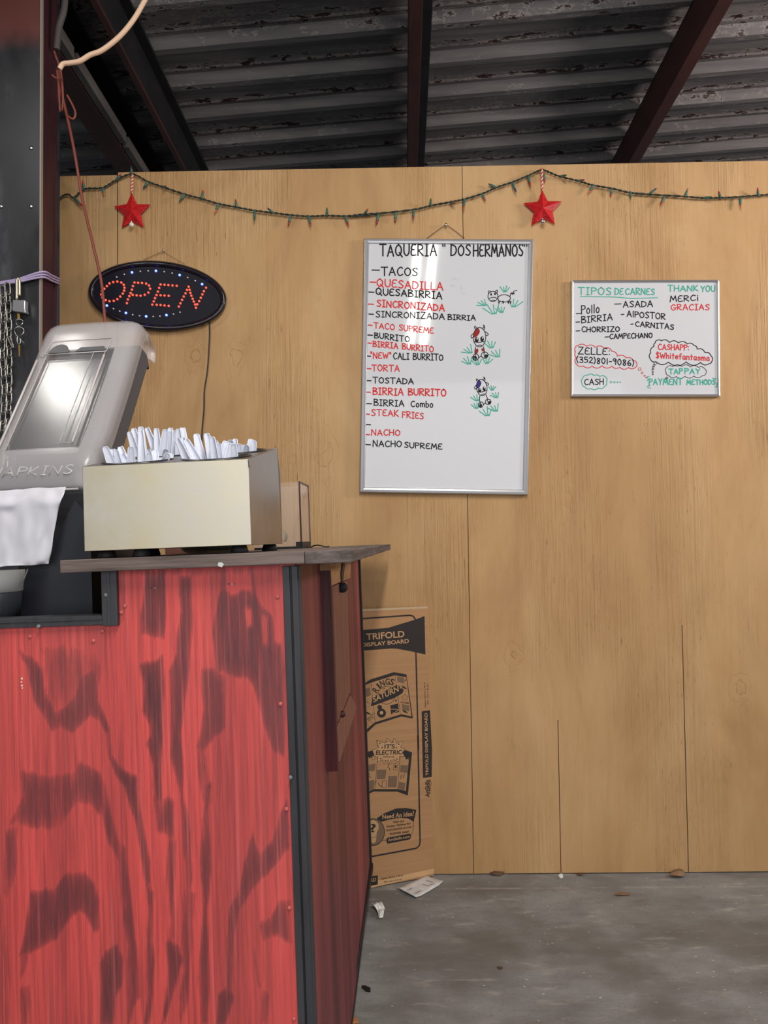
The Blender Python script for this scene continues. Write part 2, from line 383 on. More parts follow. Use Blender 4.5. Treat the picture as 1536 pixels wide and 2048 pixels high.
def beam(pxs, zb, w, wtop, dark, label, depth=None, dx=0.0, name='roof_beam'):
    """steel beam through two image rows, bottom flange at height zb, seated under the roof sheets"""
    p = at_z(*pxs[0], zb); q = at_z(*pxs[1], zb); d = (q-p); d.z = 0; d.normalize(); s = Vector((d.y, -d.x, 0))
    A = p-d*2.6; B = q+d*2.2
    r = thing(name, label, 'beam', A, 'steel beams under the roof')
    def bar(a0, a1, z0, z1, nm, m):
        bb = MB()
        vs = [P+s*a+Vector((0, 0, z-P.z)) for P in (A, B) for a in (a0, a1) for z in (z0, z1)]
        bb.add(vs, [(0, 1, 3, 2), (4, 6, 7, 5), (0, 4, 5, 1), (2, 3, 7, 6), (0, 2, 6, 4), (1, 5, 7, 3)])
        return bb.build(nm, m, r, bevel=0.002)
    u = p.dot(UH); zt = ROOF_Z+ROOF_T*u-0.042
    bar(-w/2, w/2, zb, zb+0.012, 'flange', M_BEAM)
    bar(-w/2, -w/2+0.012, zb+0.012, zt-0.012, 'web', M_BEAM if not dark else M_DARKSTEEL)
    bar(-w/2, -w/2+wtop, zt-0.012, zt, 'top_flange', M_DARKSTEEL)
    return r, A, B, s
beam([(832, 0), (825, 335)], 3.05, 0.050, 0.095, False, 'rust brown roof beam in the middle, above the large whiteboard')  # wide dark top flange stands in for the shade beside this beam
beam([(1452, 0), (1270, 322)], 3.10, 0.055, 0.055, False, 'rust brown roof beam slanting at the upper right corner')
beam([(186, 0), (366, 340)], 2.98, 0.024, 0.050, True, 'dark roof beam nearest the beige cable, left of the middle beam')
r, A, B, sd = beam([(150, 190), (248, 336)], 2.95, 0.10, 0.12, False, 'leftmost dark roof beam beside the steel column, with grey strip along it')
bb = MB()
for k in range(9):
    P0 = A.lerp(B, k/9+0.002); P1 = A.lerp(B, (k+1)/9-0.004)
    vs = [P+sd*a+Vector((0, 0, z-P.z)) for P in (P0, P1) for a in (0.055, 0.082) for z in (2.952, 3.0)]
    bb.add(vs, [(0, 1, 3, 2), (4, 6, 7, 5), (0, 4, 5, 1), (2, 3, 7, 6), (0, 2, 6, 4), (1, 5, 7, 3)])
bb.build('grey_segments', M_STRIP, r)  # row of pale grey segments along the beam's right side

# ------------------------------------------------------------------ steel column at the left, cords, chain, lock
CYY = 2.30
xr = at_y(82, 400, CYY).x
def m_column():
    m = mat('column_paint', srgb(40, 40, 44), 0.5); t = NT(m)
    n = t.noise((5, 5, 2.2), sc=1.0, detail=5, rough=0.6)
    c = t.ramp(n, [(0.3, srgb(26, 26, 29)), (0.52, srgb(46, 46, 50)), (0.70, srgb(92, 94, 102))])
    sx = t.n('ShaderNodeSeparateXYZ'); t.l(t.co.outputs['Object'], sx.inputs[0])
    z = t.math('ADD', sx.outputs[2], t.math('MULTIPLY', n, 0.10))
    c = t.mix(t.ramp(t.math('MULTIPLY_ADD', z, 1.0, -2.0, clamp=True), [(0.725, G3(0)), (0.80, G3(1))]), c, srgb(104, 58, 52))
    t.color(c); t.roughness(t.ramp(n, [(0.3, G3(0.35)), (0.7, G3(0.6))])); return m
M_COLUMN = m_column(); M_MAROON = m_noisy('maroon_steel', srgb(66, 28, 34), srgb(40, 20, 26), (8, 8, 2), 0.5)
M_EDGEPALE = mat('worn_bare_edge', srgb(150, 140, 130), 0.5)
col = thing('steel_column', 'dark steel column at the left edge with pale worn edge and maroon side', 'column', Vector((xr-0.15, CYY, 0)))
b = MB(); b.box(xr-0.30, xr-0.004, CYY, CYY+0.012, 0, 3.2); b.build('front_plate', M_COLUMN, col, bevel=0.001)
b = MB(); b.box(xr-0.004, xr, CYY-0.001, CYY+0.013, 0, 3.2); b.build('worn_edge', M_EDGEPALE, col)
b = MB(); b.box(xr-0.16, xr-0.148, CYY+0.012, CYY+0.10, 0, 3.2); b.build('web', M_MAROON, col)
b = MB(); b.box(xr-0.30, xr, CYY+0.10, CYY+0.112, 0, 3.2); b.build('back_plate', M_MAROON, col)
b = MB(); b.box(xr-0.012, xr-0.004, CYY+0.012, CYY+0.10, 0, 3.2); b.build('side_plate', M_MAROON, col)
for px, py in ((62, 296), (62, 413), (2, 413)):
    p = at_y(px, py, CYY); bb = MB(); bb.lathe([(0.0, 0.004), (0.005, 0.003), (0.007, 0)], p, Vector((0, -1, 0)), 12)
    bb.build('bolt', M_STEEL, col)
p = at_y(113, 300, CYY+0.125)
bb = MB(); bb.tube([Vector((p.x, CYY+0.125, 0)), Vector((p.x, CYY+0.125, 3.2))], 0.0105, 12)
tag(bb.build('conduit_pipe', m_noisy('conduit_grey', srgb(70, 70, 76), srgb(40, 40, 46), (3, 3, 12), 0.4, 0.3)), 'thin dark conduit pipe running up the right side of the steel column', 'pipe')

def cable(name, pxs, Ys, r, m, label, cat, n=8):
    pts = smooth_path([at_y(x, y, Ys[i] if isinstance(Ys, (list, tuple)) else Ys) for i, (x, y) in enumerate(pxs)], 6)
    b = MB(); b.tube(pts, r, n); return tag(b.build(name, m), label, cat)
M_REDCORD = mat('red_brown_cord', srgb(122, 60, 48), 0.5)
cable('extension_cord', [(118, 150), (122, 180), (137, 245), (150, 310), (165, 400), (184, 480), (202, 560), (208, 620), (212, 680), (216, 800), (218, 950), (220, 1100), (221, 1186)], [2.290, 2.28, 2.25, 2.22, 2.2, 2.16, 2.14, 2.12, 2.1, 2.05, 2.0, 1.96, 1.90], 0.0042, M_REDCORD, 'red brown cord hanging from the column and passing in front of the OPEN sign', 'cord')
b = MB()
for k, pts in enumerate(([(108, 102), (116, 125), (119, 150), (117, 190), (122, 218)], [(110, 110), (121, 140), (126, 190), (124, 222)], [(114, 140), (118, 180), (120, 224)], [(134, 190), (146, 212), (151, 228), (146, 238), (136, 232)])):
    b.tube(smooth_path([at_y(x, y, 2.275-0.008*k) for x, y in pts], 5), 0.0032, 7)
b.tube(smooth_path([at_y(x, y, 2.262) for x, y in ((104, 150), (112, 156), (122, 158))], 4), 0.0035, 7)
tag(b.build('cord_bundle', M_REDCORD), 'looped bundle of red brown cord tied at the top of the column', 'cord')
cable('cable', [(300, -20), (290, 0), (268, 38), (240, 72), (205, 100), (180, 110), (160, 122), (140, 126), (126, 128), (119, 138)], 2.2, 0.0072, mat('beige_cable_sheath', srgb(226, 190, 160), 0.5), 'beige cable swinging across in front of the roof beams at the upper left', 'cable')
cable('flexible_conduit', [(131, -20), (128, 20), (118, 55), (113, 100)], 2.36, 0.0105, mat('grey_conduit', srgb(74, 68, 66), 0.6), 'grey flexible conduit coming down beside the top of the column', 'conduit')
# lavender cord round the column
b = MB(); M_LAV = mat('lavender_cord', srgb(176, 160, 196), 0.6)
for k in range(3):
    dy = k*6-6
    b.tube(smooth_path([at_y(-40, 570+dy*.5, CYY-0.006), at_y(0, 566+dy*.3, CYY-0.012), at_y(36, 561+dy*.5, CYY-0.014), at_y(84, 549+dy*.9, CYY-0.006), at_y(103, 556+dy*.9, CYY+0.05), at_y(119, 563+dy*.8, CYY+0.13)], 6), 0.0032, 7)
tag(b.build('tied_cord', M_LAV), 'lavender cord wrapped three times around the steel column', 'cord')
# chain
M_CHAIN = m_noisy('zinc_chain', srgb(196, 192, 184), srgb(120, 116, 110), (40, 40, 40), 0.35, 0.9)
def link_mesh(c, t, flip, L, W, r):
    t = t.normalized(); a = Vector((1, 0, 0)) if not flip else Vector((0.25, 1, 0)).normalized()
    a = (a-t*a.dot(t)).normalized(); pts = []
    for k in range(16):
        an = 2*math.pi*k/16; x = math.cos(an)*W; y = math.sin(an)*W+(L-W if math.sin(an) > 0 else -(L-W) if math.sin(an) < -1e-6 else 0)
        pts.append(c+a*x+t*y)
    b = MB(); b.tube(pts, r, 6, closed=True); return b
ch = thing('chain', 'steel chain hanging down the column below the lavender cord', 'chain', at_y(12, 562, CYY-0.02))
for pxs in ([(4, 566), (6, 630), (4, 700), (8, 780), (4, 860), (0, 940)], [(14, 560), (17, 620), (18, 690), (18, 780), (15, 860), (10, 940)]):
    path = smooth_path([at_y(x, y, CYY-0.022) for x, y in pxs], 40); acc = 0; k = 0
    step = 0.026
    for i in range(1, len(path)):
        acc += (path[i]-path[i-1]).length
        if acc >= step:
            acc = 0; link_mesh(path[i], path[i]-path[i-1], k % 2, 0.0185, 0.0082, 0.0026).build('link', M_CHAIN, ch); k += 1
cb = MB(); cb.tube(smooth_path([at_y(x, y, CYY-0.034) for x, y in ((14, 672), (22, 690), (27, 695), (24, 684), (20, 676))], 5), 0.002, 6); cb.build('hook', M_CHAIN, ch)
# padlock
lk = thing('padlock', 'steel padlock with long shackle hanging on the lavender cord', 'padlock', at_y(38, 627, CYY-0.03))
Y = CYY-0.03
b = MB()
prof_ = [(25, 600), (50, 600), (50, 618), (51, 622), (51, 626), (25, 622), (24, 618)]
b.prism([at_y(x, y, Y) for x, y in prof_], [at_y(x, y, Y)+Vector((0, 0.022, 0)) for x, y in prof_]); b.build('lock_body', M_ALU, lk, bevel=0.002)
b = MB(); b.tube(smooth_path([at_y(x, y, Y+0.010) for x, y in ((33.5, 600), (33.5, 570), (33.6, 561), (36, 557), (38.5, 561), (39, 572), (39, 592))], 4), 0.0042, 10); b.build('shackle', mat('brassy_steel', srgb(214, 204, 178), 0.3, 0.9), lk)
b = MB(); pk = [(34.5, 627), (39, 627), (40, 634), (38.5, 640), (36, 640), (35, 634)]
M_BRASS = mat('brass', srgb(226, 176, 84), 0.35, 0.8)
b.prism([at_y(x, y, Y+0.008) for x, y in pk], [at_y(x, y, Y+0.011) for x, y in pk]); b.build('key', M_BRASS, lk)
kr = thing('key_ring', 'two split rings with a small clip and brass key below the padlock', 'key ring', at_y(38, 640, Y))
def ring_px(cx, cy, r, y, m, nm, rad=0.0012):
    b = MB(); c = at_y(cx, cy, y); R_ = r*y/F_PX
    b.tube([c+Vector((math.cos(a)*R_, 0.003*math.sin(2*a), math.sin(a)*R_)) for a in [2*math.pi*k/20 for k in range(20)]], rad, 6, closed=True); b.build(nm, m, kr)
ring_px(39, 645, 7, Y+0.006, M_STEEL, 'split_ring'); ring_px(38.5, 663, 9.5, Y+0.006, M_STEEL, 'split_ring', 0.0015)
b = MB(); b.tube(smooth_path([at_y(x, y, Y+0.006) for x, y in ((35, 672), (34, 681), (37, 689), (41, 684), (40, 676), (44, 682), (48, 686))], 4), 0.0014, 6); b.build('clip', M_STEEL, kr)
b = MB(); pk = [(37, 690), (40, 690), (39.5, 713), (37.5, 713)]; b.prism([at_y(x, y, Y+0.006) for x, y in pk], [at_y(x, y, Y+0.009) for x, y in pk]); b.build('key', M_BRASS, kr)

# ------------------------------------------------------------------ handwriting
GL = {
'A': (.70, ['0,0 .33,1 .68,0', '.12,.36 .58,.38']), 'B': (.60, ['.02,0 .04,1', '~0,.98 .42,.96 .5,.74 .12,.53 .54,.42 .56,.1 0,0']),
'C': (.62, ['~.6,.86 .36,1 .06,.68 .05,.3 .28,0 .62,.14']), 'D': (.64, ['0,0 .02,1', '~0,1 .48,.84 .62,.46 .42,.1 0,0']),
'E': (.56, ['~.54,.94 .24,.98 .04,.72 .08,.56 .36,.52', '~.08,.5 .0,.28 .14,.02 .56,.06']), 'F': (.52, ['0,0 .02,1 .54,.98', '.02,.52 .4,.54']),
'G': (.70, ['~.62,.86 .36,1 .06,.68 .06,.3 .32,0 .6,.14 .62,.42', '.36,.42 .72,.42']), 'H': (.62, ['0,0 .02,1', '.6,0 .58,1', '.02,.5 .6,.52']),
'I': (.40, ['.2,0 .2,1', '.02,1 .38,1', '.02,0 .38,0']), 'J': (.5, ['~.45,1 .45,.2 .2,0 0,.2']), 'K': (.58, ['0,0 .02,1', '.5,1 .04,.45 .58,0']),
'L': (.50, ['.02,1 0,0 .5,.02']), 'M': (.80, ['0,0 .12,1 .4,.3 .66,1 .8,0']), 'N': (.66, ['0,0 .04,1 .6,.02 .62,1']),
'O': (.68, ['~.34,1 .06,.74 .04,.3 .32,0 .62,.26 .62,.74 .34,1']), 'P': (.54, ['.02,0 .02,1', '~0,1 .46,.92 .5,.62 .04,.48']),
'Q': (.74, ['~.34,1 .06,.74 .04,.3 .32,.04 .62,.3 .62,.74 .34,1', '.42,.3 .76,-.08']), 'R': (.62, ['.02,0 .02,1', '~0,1 .46,.94 .5,.64 .06,.48', '.06,.48 .6,0']),
'S': (.56, ['~.54,.86 .32,1 .06,.8 .28,.54 .52,.3 .34,.02 .02,.1']), 'T': (.66, ['-.02,1.04 .68,1.04', '.33,1 .33,0']),
'U': (.62, ['~.02,1 .03,.3 .3,0 .58,.28 .6,1']), 'V': (.62, ['0,1 .3,0 .62,1']), 'W': (.86, ['0,1 .2,0 .42,.7 .64,0 .86,1']), 'X': (.6, ['0,0 .6,1', '0,1 .6,0']),
'Y': (.60, ['0,1 .3,.5 .6,1', '.3,.5 .28,0']), 'Z': (.62, ['.02,1 .6,1 0,0 .62,0']),
'0': (.56, ['~.28,1 .05,.7 .05,.3 .28,0 .5,.3 .5,.7 .28,1']), '1': (.2, ['.1,1 .1,0']), '2': (.54, ['~.04,.8 .26,1 .5,.74 .06,.06', '.04,.04 .56,.04']),
'3': (.52, ['~.04,.92 .42,.96 .44,.66 .16,.54 .5,.4 .44,.04 .02,.06']), '5': (.54, ['.5,1 .1,1 .08,.58', '~.08,.58 .46,.56 .5,.16 .04,.02']),
'6': (.54, ['~.42,1 .08,.56 .08,.12 .36,0 .52,.24 .34,.46 .08,.3']), '8': (.54, ['~.44,.9 .2,1 .1,.76 .46,.3 .3,0 .06,.2 .44,.74 .44,.9']), '9': (.52, ['~.48,.86 .2,1 .06,.7 .34,.56 .48,.86 .4,0']),
'-': (.36, ['0,.5 .36,.52']), ':': (.14, ['.06,.7 .07,.66', '.06,.14 .07,.1']), '(': (.24, ['~.22,1.08 .02,.5 .22,-.1']), ')': (.24, ['~.02,1.08 .22,.5 .02,-.1']),
'$': (.54, ['~.52,.84 .28,.98 .06,.78 .28,.52 .5,.28 .3,.02 .02,.12', '.28,1.14 .26,-.12']), '"': (.26, ['.04,1.05 .08,.78', '.2,1.05 .22,.78']), "'": (.12, ['.06,1.05 .08,.8']),
'i': (.16, ['.08,.66 .08,0', '.08,.96 .09,.92']), 'l': (.14, ['.07,1 .07,0']), 'o': (.48, ['~.24,.62 .03,.4 .1,.04 .32,0 .45,.34 .24,.62']), 'm': (.72, ['.02,.6 .02,0', '~.02,.4 .2,.62 .34,.4 .34,0', '~.34,.4 .54,.62 .68,.4 .68,0']),
'b': (.46, ['.02,1 .02,0', '~.02,.5 .3,.6 .44,.3 .24,0 .02,.08']), 'a': (.5, ['~.42,.56 .2,.62 .03,.3 .18,0 .42,.2', '.43,.6 .46,0']), 'n': (.46, ['.02,.6 .02,0', '~.02,.4 .24,.62 .42,.4 .42,0']),
'h': (.46, ['.02,1 .02,0', '~.02,.4 .24,.62 .42,.4 .42,0']), 't': (.4, ['.2,.95 .2,0', '.02,.64 .4,.66']), 'e': (.46, ['~.04,.32 .42,.36 .36,.6 .12,.58 .04,.24 .2,0 .44,.08']), 'f': (.4, ['~.4,.94 .2,.94 .16,.6 .16,0', '.02,.56 .36,.58']),
's': (.42, ['~.4,.54 .2,.62 .06,.46 .38,.2 .22,0 .02,.06']), 'r': (.36, ['.02,.6 .02,0', '~.02,.4 .18,.6 .36,.56']), ' ': (.34, []), '.': (.1, ['.04,.03 .05,.0']),
}
def glyph(s):
    sm = s.startswith('~'); pts = [tuple(map(float, q.split(','))) for q in s.lstrip('~').split()]
    return [(p.x, p.y) for p in smooth_path([Vector((x, y, 0)) for x, y in pts], 6)] if sm else pts
def write(text, x0, y0, x1, y1, h, plane, nrm, wd_, b, jit=0.0):
    """hand lettering from (x0,y0) to (x1,y1) on the board"""
    gap = 0.20; tot = sum(GL[c][0]+gap for c in text)-gap
    ax = Vector((x1-x0, y1-y0)); k = ax.length/tot; ax.normalize(); up = Vector((0, -h)); cur = 0
    for c in text:
        w, strokes = GL[c]
        jy = rnd.uniform(-jit, jit)*h; js = 1+rnd.uniform(-0.06, 0.06)
        for st in strokes:
            pts = [Vector((x0, y0))+ax*((cur+gx)*k)+up*(gy*js)+Vector((0, jy)) for gx, gy in glyph(st)]
            P3 = [plane(p.x, p.y) for p in pts]
            if len(P3) <= 5:
                for a_, c_ in zip(P3[:-1], P3[1:]): b.ribbon([a_, c_], wd_, nrm)
            else: b.ribbon(P3, wd_, nrm)
        cur += w+gap
def scribble(pts, plane, nrm, wd_, b, smooth=True):
    P_ = [plane(x, y) for x, y in pts]; b.ribbon(smooth_path(P_, 5) if smooth else P_, wd_, nrm)
def blob(pts, plane, b, smooth=True):
    P_ = [plane(x, y) for x, y in pts]
    if smooth: P_ = smooth_path(P_+[P_[0]], 4)[:-1]
    b.add(P_, [list(range(len(P_)))])

# ------------------------------------------------------------------ whiteboards
FN = Vector((0, -1, 0))
def whiteboard(corners, label, thick, fw, lip):
    """corners in image: TL, TR, BR, BL of the outer frame"""
    Yf = WY-thick
    C4 = [at_y(x, y, Yf) for x, y in corners]
    ctr = (C4[0]+C4[1]+C4[2]+C4[3])/4; bot = (C4[2]+C4[3])/2
    root = thing('whiteboard', label, 'whiteboard', Vector((bot.x, WY-0.002, bot.z)))
    inn = []
    for i in range(4):
        a = (C4[i-1]-C4[i]).normalized(); c = (C4[(i+1) % 4]-C4[i]).normalized(); inn.append(C4[i]+a*fw+c*fw)
    for i in range(4):
        j = (i+1) % 4; b = MB()
        sec = []
        for cn, ci in ((C4[i], inn[i]), (C4[j], inn[j])):
            d = cn-ci
            sec.append([cn+Vector((0, thick-0.002, 0)), cn+Vector((0, 0.003, 0)), cn-d*0.15+Vector((0, 0.0, 0)), cn-d*0.55+Vector((0, -0.0015, 0)), cn-d*0.9+Vector((0, 0.001, 0)), ci+Vector((0, lip, 0)), ci+Vector((0, thick-0.002, 0))])
        b.loft(sec, smooth=False); b.build('frame_rail', M_ALU, root, bevel=0.0006)
    b = MB(); e = [p+(p-ctr)*0.004 for p in inn]
    b.prism([p+Vector((0, lip+0.001, 0)) for p in e], [p+Vector((0, thick-0.002, 0)) for p in e]); b.build('writing_surface', M_BOARD, root)
    return root, (lambda x, y: at_y(x, y, Yf+lip+0.0004))
root, PL = whiteboard([(728, 476), (1068, 478), (1056, 990), (719, 985)], 'large portrait whiteboard with the handwritten food menu and drawn cows', 0.020, 0.019, 0.005)
LW = 0.0043
lines = [
 ('black', 'TAQUERIA', 760, 512, 873, 512, 23), ('black', '"', 884, 505, 891, 505, 15), ('black', 'DOS', 902, 511, 941, 510, 22), ('black', 'HERMANOS', 947, 513, 1046, 512, 23), ('black', '"', 1047, 504, 1055, 504, 15),
 ('black', 'TACOS', 763, 551, 835, 551, 16), ('red', 'QUESADILLA', 754, 573, 886, 581, 15), ('black', 'QUESABIRRIA', 752, 589, 884, 598, 13), ('red', 'SINCRONIZADA', 754, 613, 889, 622, 13),
 ('black', 'SINCRONIZADA', 752, 634, 889, 639, 12), ('black', 'BIRRIA', 896, 639, 951, 641, 10), ('red', 'TACO SUPREME', 748, 656, 867, 667, 11), ('black', 'BURRITO', 749, 676, 819, 684, 11), ('red', 'BIRRIA BURRITO', 746, 693, 867, 704, 11),
 ('red', '"NEW"', 741, 717, 782, 717, 12), ('black', 'CALI BURRITO', 787, 718, 886, 721, 12), ('red', 'TORTA', 744, 742, 799, 743, 12), ('black', 'TOSTADA', 746, 766, 827, 768, 11),
 ('red', 'BIRRIA BURRITO', 746, 789, 892, 792, 13), ('black', 'BIRRIA', 748, 811, 808, 813, 12), ('black', 'Combo', 822, 813, 866, 815, 12), ('red', 'STEAK', 743, 831, 797, 833, 12), ('red', 'FRIES', 805, 835, 847, 838, 12),
 ('red', 'NACHO', 743, 871, 800, 871, 11), ('black', 'NACHO', 746, 893, 803, 894, 12), ('black', 'SUPREME', 809, 895, 884, 899, 11)]
for c, t, x0, y0, x1, y1, h in lines:
    b = MB(); write(t, x0, y0, x1, y1, h, PL, FN, LW*(1.15 if h > 20 else 1.0 if h > 12 else 0.85), b, 0.04)
    tag(b.build('handwriting', M_INK[c], root, recalc=False), ('%s marker lettering' % c))
for c, ds in (('black', [(744, 759, 540), (738, 748, 584), (738, 747, 628), (736, 745, 670), (734, 741, 712), (733, 742, 761), (733, 743, 807), (732, 741, 849), (732, 741, 889)]), ('red', [(740, 751, 564), (736, 747, 608), (736, 744, 650), (735, 743, 686), (733, 742, 737), (732, 741, 784), (731, 739, 828), (731, 739, 869)])):
    for x0, x1, y in ds:
        b = MB(); scribble([(x0, y), (x1, y+0.5)], PL, FN, LW*0.95, b, False); b.build('bullet_dash', M_INK[c], root, recalc=False)
def q5(x, y): return 700+x/3.84, 430+y/3.84
def q6(x, y): return 700+x/3.84, 700+y/3.84
def ell(cx, cy, rx, ry, n=20, rot=0.0, a0=0, a1=2*math.pi):
    return [(cx+rx*math.cos(a0+(a1-a0)*k/n)*math.cos(rot)-ry*math.sin(a0+(a1-a0)*k/n)*math.sin(rot), cy+rx*math.cos(a0+(a1-a0)*k/n)*math.sin(rot)+ry*math.sin(a0+(a1-a0)*k/n)*math.cos(rot)) for k in range(n+1)]
DW = 0.0026
# small pig-like calf
b = MB(); sc_ = lambda pts, q=q5, w=DW: scribble([q(*p) for p in pts], PL, FN, w, b)
sc_(ell(1098, 625, 38, 38)); sc_(ell(1184, 640, 48, 28)); sc_([(1064, 605), (1066, 582), (1085, 592)]); sc_([(1112, 590), (1132, 576), (1128, 604)])
sc_([(1070, 640), (1090, 634), (1112, 632), (1128, 640)]); sc_([(1080, 662), (1100, 654), (1118, 660)]); sc_([(1230, 625), (1236, 600), (1250, 612), (1242, 596), (1262, 606), (1256, 588), (1282, 578)])
for x in (1140, 1172, 1212, 1228): sc_([(x, 660), (x+4, 680), (x+9, 662)])
b.build('calf_drawing', M_INK['black'], root, recalc=False)
b = MB()
for x, y in ((1084, 610), (1114, 606)): blob([q5(*p) for p in ell(x, y, 7, 9, 10)[:-1]], PL, b)
b.build('calf_eyes', M_INK['black'], root, recalc=False)
# sitting cow with red patch, then the smaller one with a blue patch (tilted)
def cow(q, c, s, rot, patch):
    def T(x, y): return q(c[0]+s*(x*math.cos(rot)-y*math.sin(rot)), c[1]+s*(x*math.sin(rot)+y*math.cos(rot)))
    Z = lambda pts, w=DW: scribble([T(*p) for p in pts], PL, FN, w, bk)
    bp = MB(); blob([T(*p) for p in [(-42, -30), (-30, -58), (-5, -62), (2, -40), (-14, -12), (-34, 2), (-46, -2)]], PL, bp); bp.build('cow_patch', M_INK[patch], root, recalc=False)
    bk = MB(); Z(ell(0, 0, 48, 74, 24)); Z([(-26, -58), (-38, -70), (-34, -86), (-22, -70), (-10, -66)]); Z([(16, -68), (34, -76), (30, -94), (40, -78), (36, -58)])
    Z([(-44, -30), (-64, -12), (-60, 8), (-46, -4)]); Z([(44, -42), (66, -26), (60, -12), (46, -18)]); Z([(-46, 30), (-20, 40), (10, 38), (44, 30)]); Z([(-14, 66), (4, 60), (16, 64)])
    Z([(-28, 72), (-36, 110), (-30, 140)]); Z([(30, 72), (36, 104), (34, 132)]); Z(ell(-30, 154, 22, 26, 14, 0.4)); Z(ell(40, 138, 26, 24, 14)); Z([(-8, 160), (10, 146), (18, 152)])
    bk.build('cow_drawing', M_INK['black'], root, recalc=False)
    for nm, pts in (('cow_eye', ell(-22, 20, 15, 20, 12)), ('cow_eye', ell(20, 14, 14, 20, 12)), ('cow_hoof', ell(-36, 160, 16, 18, 12)), ('cow_hoof', ell(50, 146, 16, 14, 12))):
        bf = MB(); blob([T(*p) for p in pts[:-1]], PL, bf); bf.build(nm, M_INK['black'], root, recalc=False)
    bw = MB()
    PLw = lambda x, y: PL(x, y)+Vector((0, -0.0002, 0))
    for cx, cy in ((-18, 12), (24, 6)): blob([T(*p) for p in ell(cx, cy, 5, 6, 8)[:-1]], PLw, bw)
    bw.build('cow_eye_glints', M_INK['white'], root, recalc=False)
    if patch == 'brown':
        bb = MB(); blob([T(*p) for p in [(-30, 92), (-12, 88), (-10, 112), (-24, 130), (-33, 122)]], PL, bb); blob([T(*p) for p in [(14, 86), (32, 88), (34, 108), (18, 106)]], PL, bb); bb.build('cow_patch', M_INK['brown'], root, recalc=False)
cow(q5, (995, 938), 1.0, 0.0, 'brown'); cow(q6, (1012, 288), 0.84, -0.14, 'blue')
def tuft(q, x, y, L, ang, n=4):
    b = MB()
    for k in range(n):
        a = ang+(k-(n-1)/2)*0.42; r = L*rnd.uniform(0.8, 1.1); ox = (k-(n-1)/2)*L*0.14
        scribble([q(x+ox, y), q(x+ox+math.sin(a)*r*0.5, y-math.cos(a)*r*0.5), q(x+ox+math.sin(a)*r, y-math.cos(a)*r)], PL, FN, 0.0030, b)
    scribble([q(x-L*0.2, y), q(x+L*0.2, y-L*0.12)], PL, FN, 0.0034, b)
    b.build('grass_tuft', M_INK['teal'], root, recalc=False)
for x, y, L, a in ((1190, 590, 46, 0), (1035, 695, 52, -0.9), (1105, 760, 80, -0.35), (1165, 748, 46, -0.3), (1255, 705, 70, 0.35), (925, 1060, 64, -0.8), (1085, 1020, 58, -0.2), (1135, 1090, 66, -0.6), (915, 1145, 56, -0.5), (980, 1150, 52, -0.2), (1050, 1140, 52, 0.2)): tuft(q5, x, y, L, a)
for x, y, L, a in ((1092, 308, 38, 0), (1125, 365, 50, -0.5), (975, 390, 52, -0.3), (972, 448, 42, -0.2), (1055, 505, 66, -0.3), (1120, 470, 56, -0.5)): tuft(q6, x, y, L, a)
b = MB()
for pts in ([(782, 500), (800, 486), (822, 490)], [(775, 540), (792, 546), (802, 530)], [(850, 540), (865, 580)], [(860, 602), (886, 600)]): scribble([q5(*p) for p in pts], PL, FN, 0.0016, b)
tag(b.build('smudges', M_INK['grey'], root, recalc=False), 'faint grey wiped marks')
def hang_wire(root, pts, y, m, nm='hanging_wire', r=0.0011):
    b = MB(); b.tube([at_y(px, py, y) for px, py in pts], r, 6); return b.build(nm, m, root)
hang_wire(root, [(853, 477), (873, 462), (892, 449), (912, 463), (929, 477)], WY-0.008, mat('picture_wire', srgb(70, 54, 40), 0.5, 0.4))
def nail(px, py, label, r=0.0055, m=None, L=0.018):
    p = at_y(px, py, WY-L); b = MB(); b.lathe([(0.0015, -L-0.004), (0.0015, -0.002), (r, -0.0015), (r*0.8, 0.0015), (0.0004, 0.0022)], p, Vector((0, -1, 0)), 12)
    return tag(b.build('nail', m or M_STEEL), label, 'nail')
nail(892, 449, 'steel nail holding the wire of the large whiteboard')

root, PL2 = whiteboard([(1143, 560), (1439, 559), (1441, 793), (1142, 793)], 'small landscape whiteboard listing meats and payment methods', 0.016, 0.0095, 0.004)
PL = PL2
def q7(x, y): return 1120+x/4.518, 540+y/4.518
S_ = 0.0034
lines = [('teal', 'TIPOS', 165, 222, 462, 224, 62), ('teal', 'DE', 497, 222, 572, 222, 56), ('teal', 'CARNES', 592, 222, 855, 224, 56), ('teal', 'THANK', 975, 192, 1248, 190, 52), ('teal', 'YOU', 1275, 196, 1400, 194, 52),
 ('black', 'MERCi', 995, 288, 1250, 276, 52), ('red', 'GRACIAS', 1003, 362, 1350, 360, 52), ('black', 'ASADA', 572, 336, 838, 332, 52), ('black', 'Pollo', 194, 400, 356, 380, 76), ('black', 'BIRRIA', 194, 480, 474, 452, 56), ('black', 'CHORRIZO', 198, 560, 538, 556, 46),
 ('black', 'AlPOSTOR', 606, 422, 952, 446, 52), ('black', 'CARNITAS', 682, 508, 1028, 538, 46), ('black', 'CAMPECHANO', 450, 622, 834, 612, 44), ('black', 'ZELLE:', 166, 758, 452, 768, 60), ('black', '(352)801-9086)', 150, 832, 668, 866, 52),
 ('black', 'CASH', 222, 1036, 394, 1036, 50), ('red', 'CASHAPP:', 888, 720, 1165, 724, 48), ('red', '$Whitefantasma', 868, 794, 1350, 820, 50), ('teal', 'TAP', 985, 940, 1108, 938, 46), ('teal', 'PAY', 1128, 938, 1265, 938, 46), ('teal', 'PAYMENT', 806, 1038, 1104, 1036, 52), ('teal', 'METHODS', 1146, 1036, 1404, 1034, 44)]
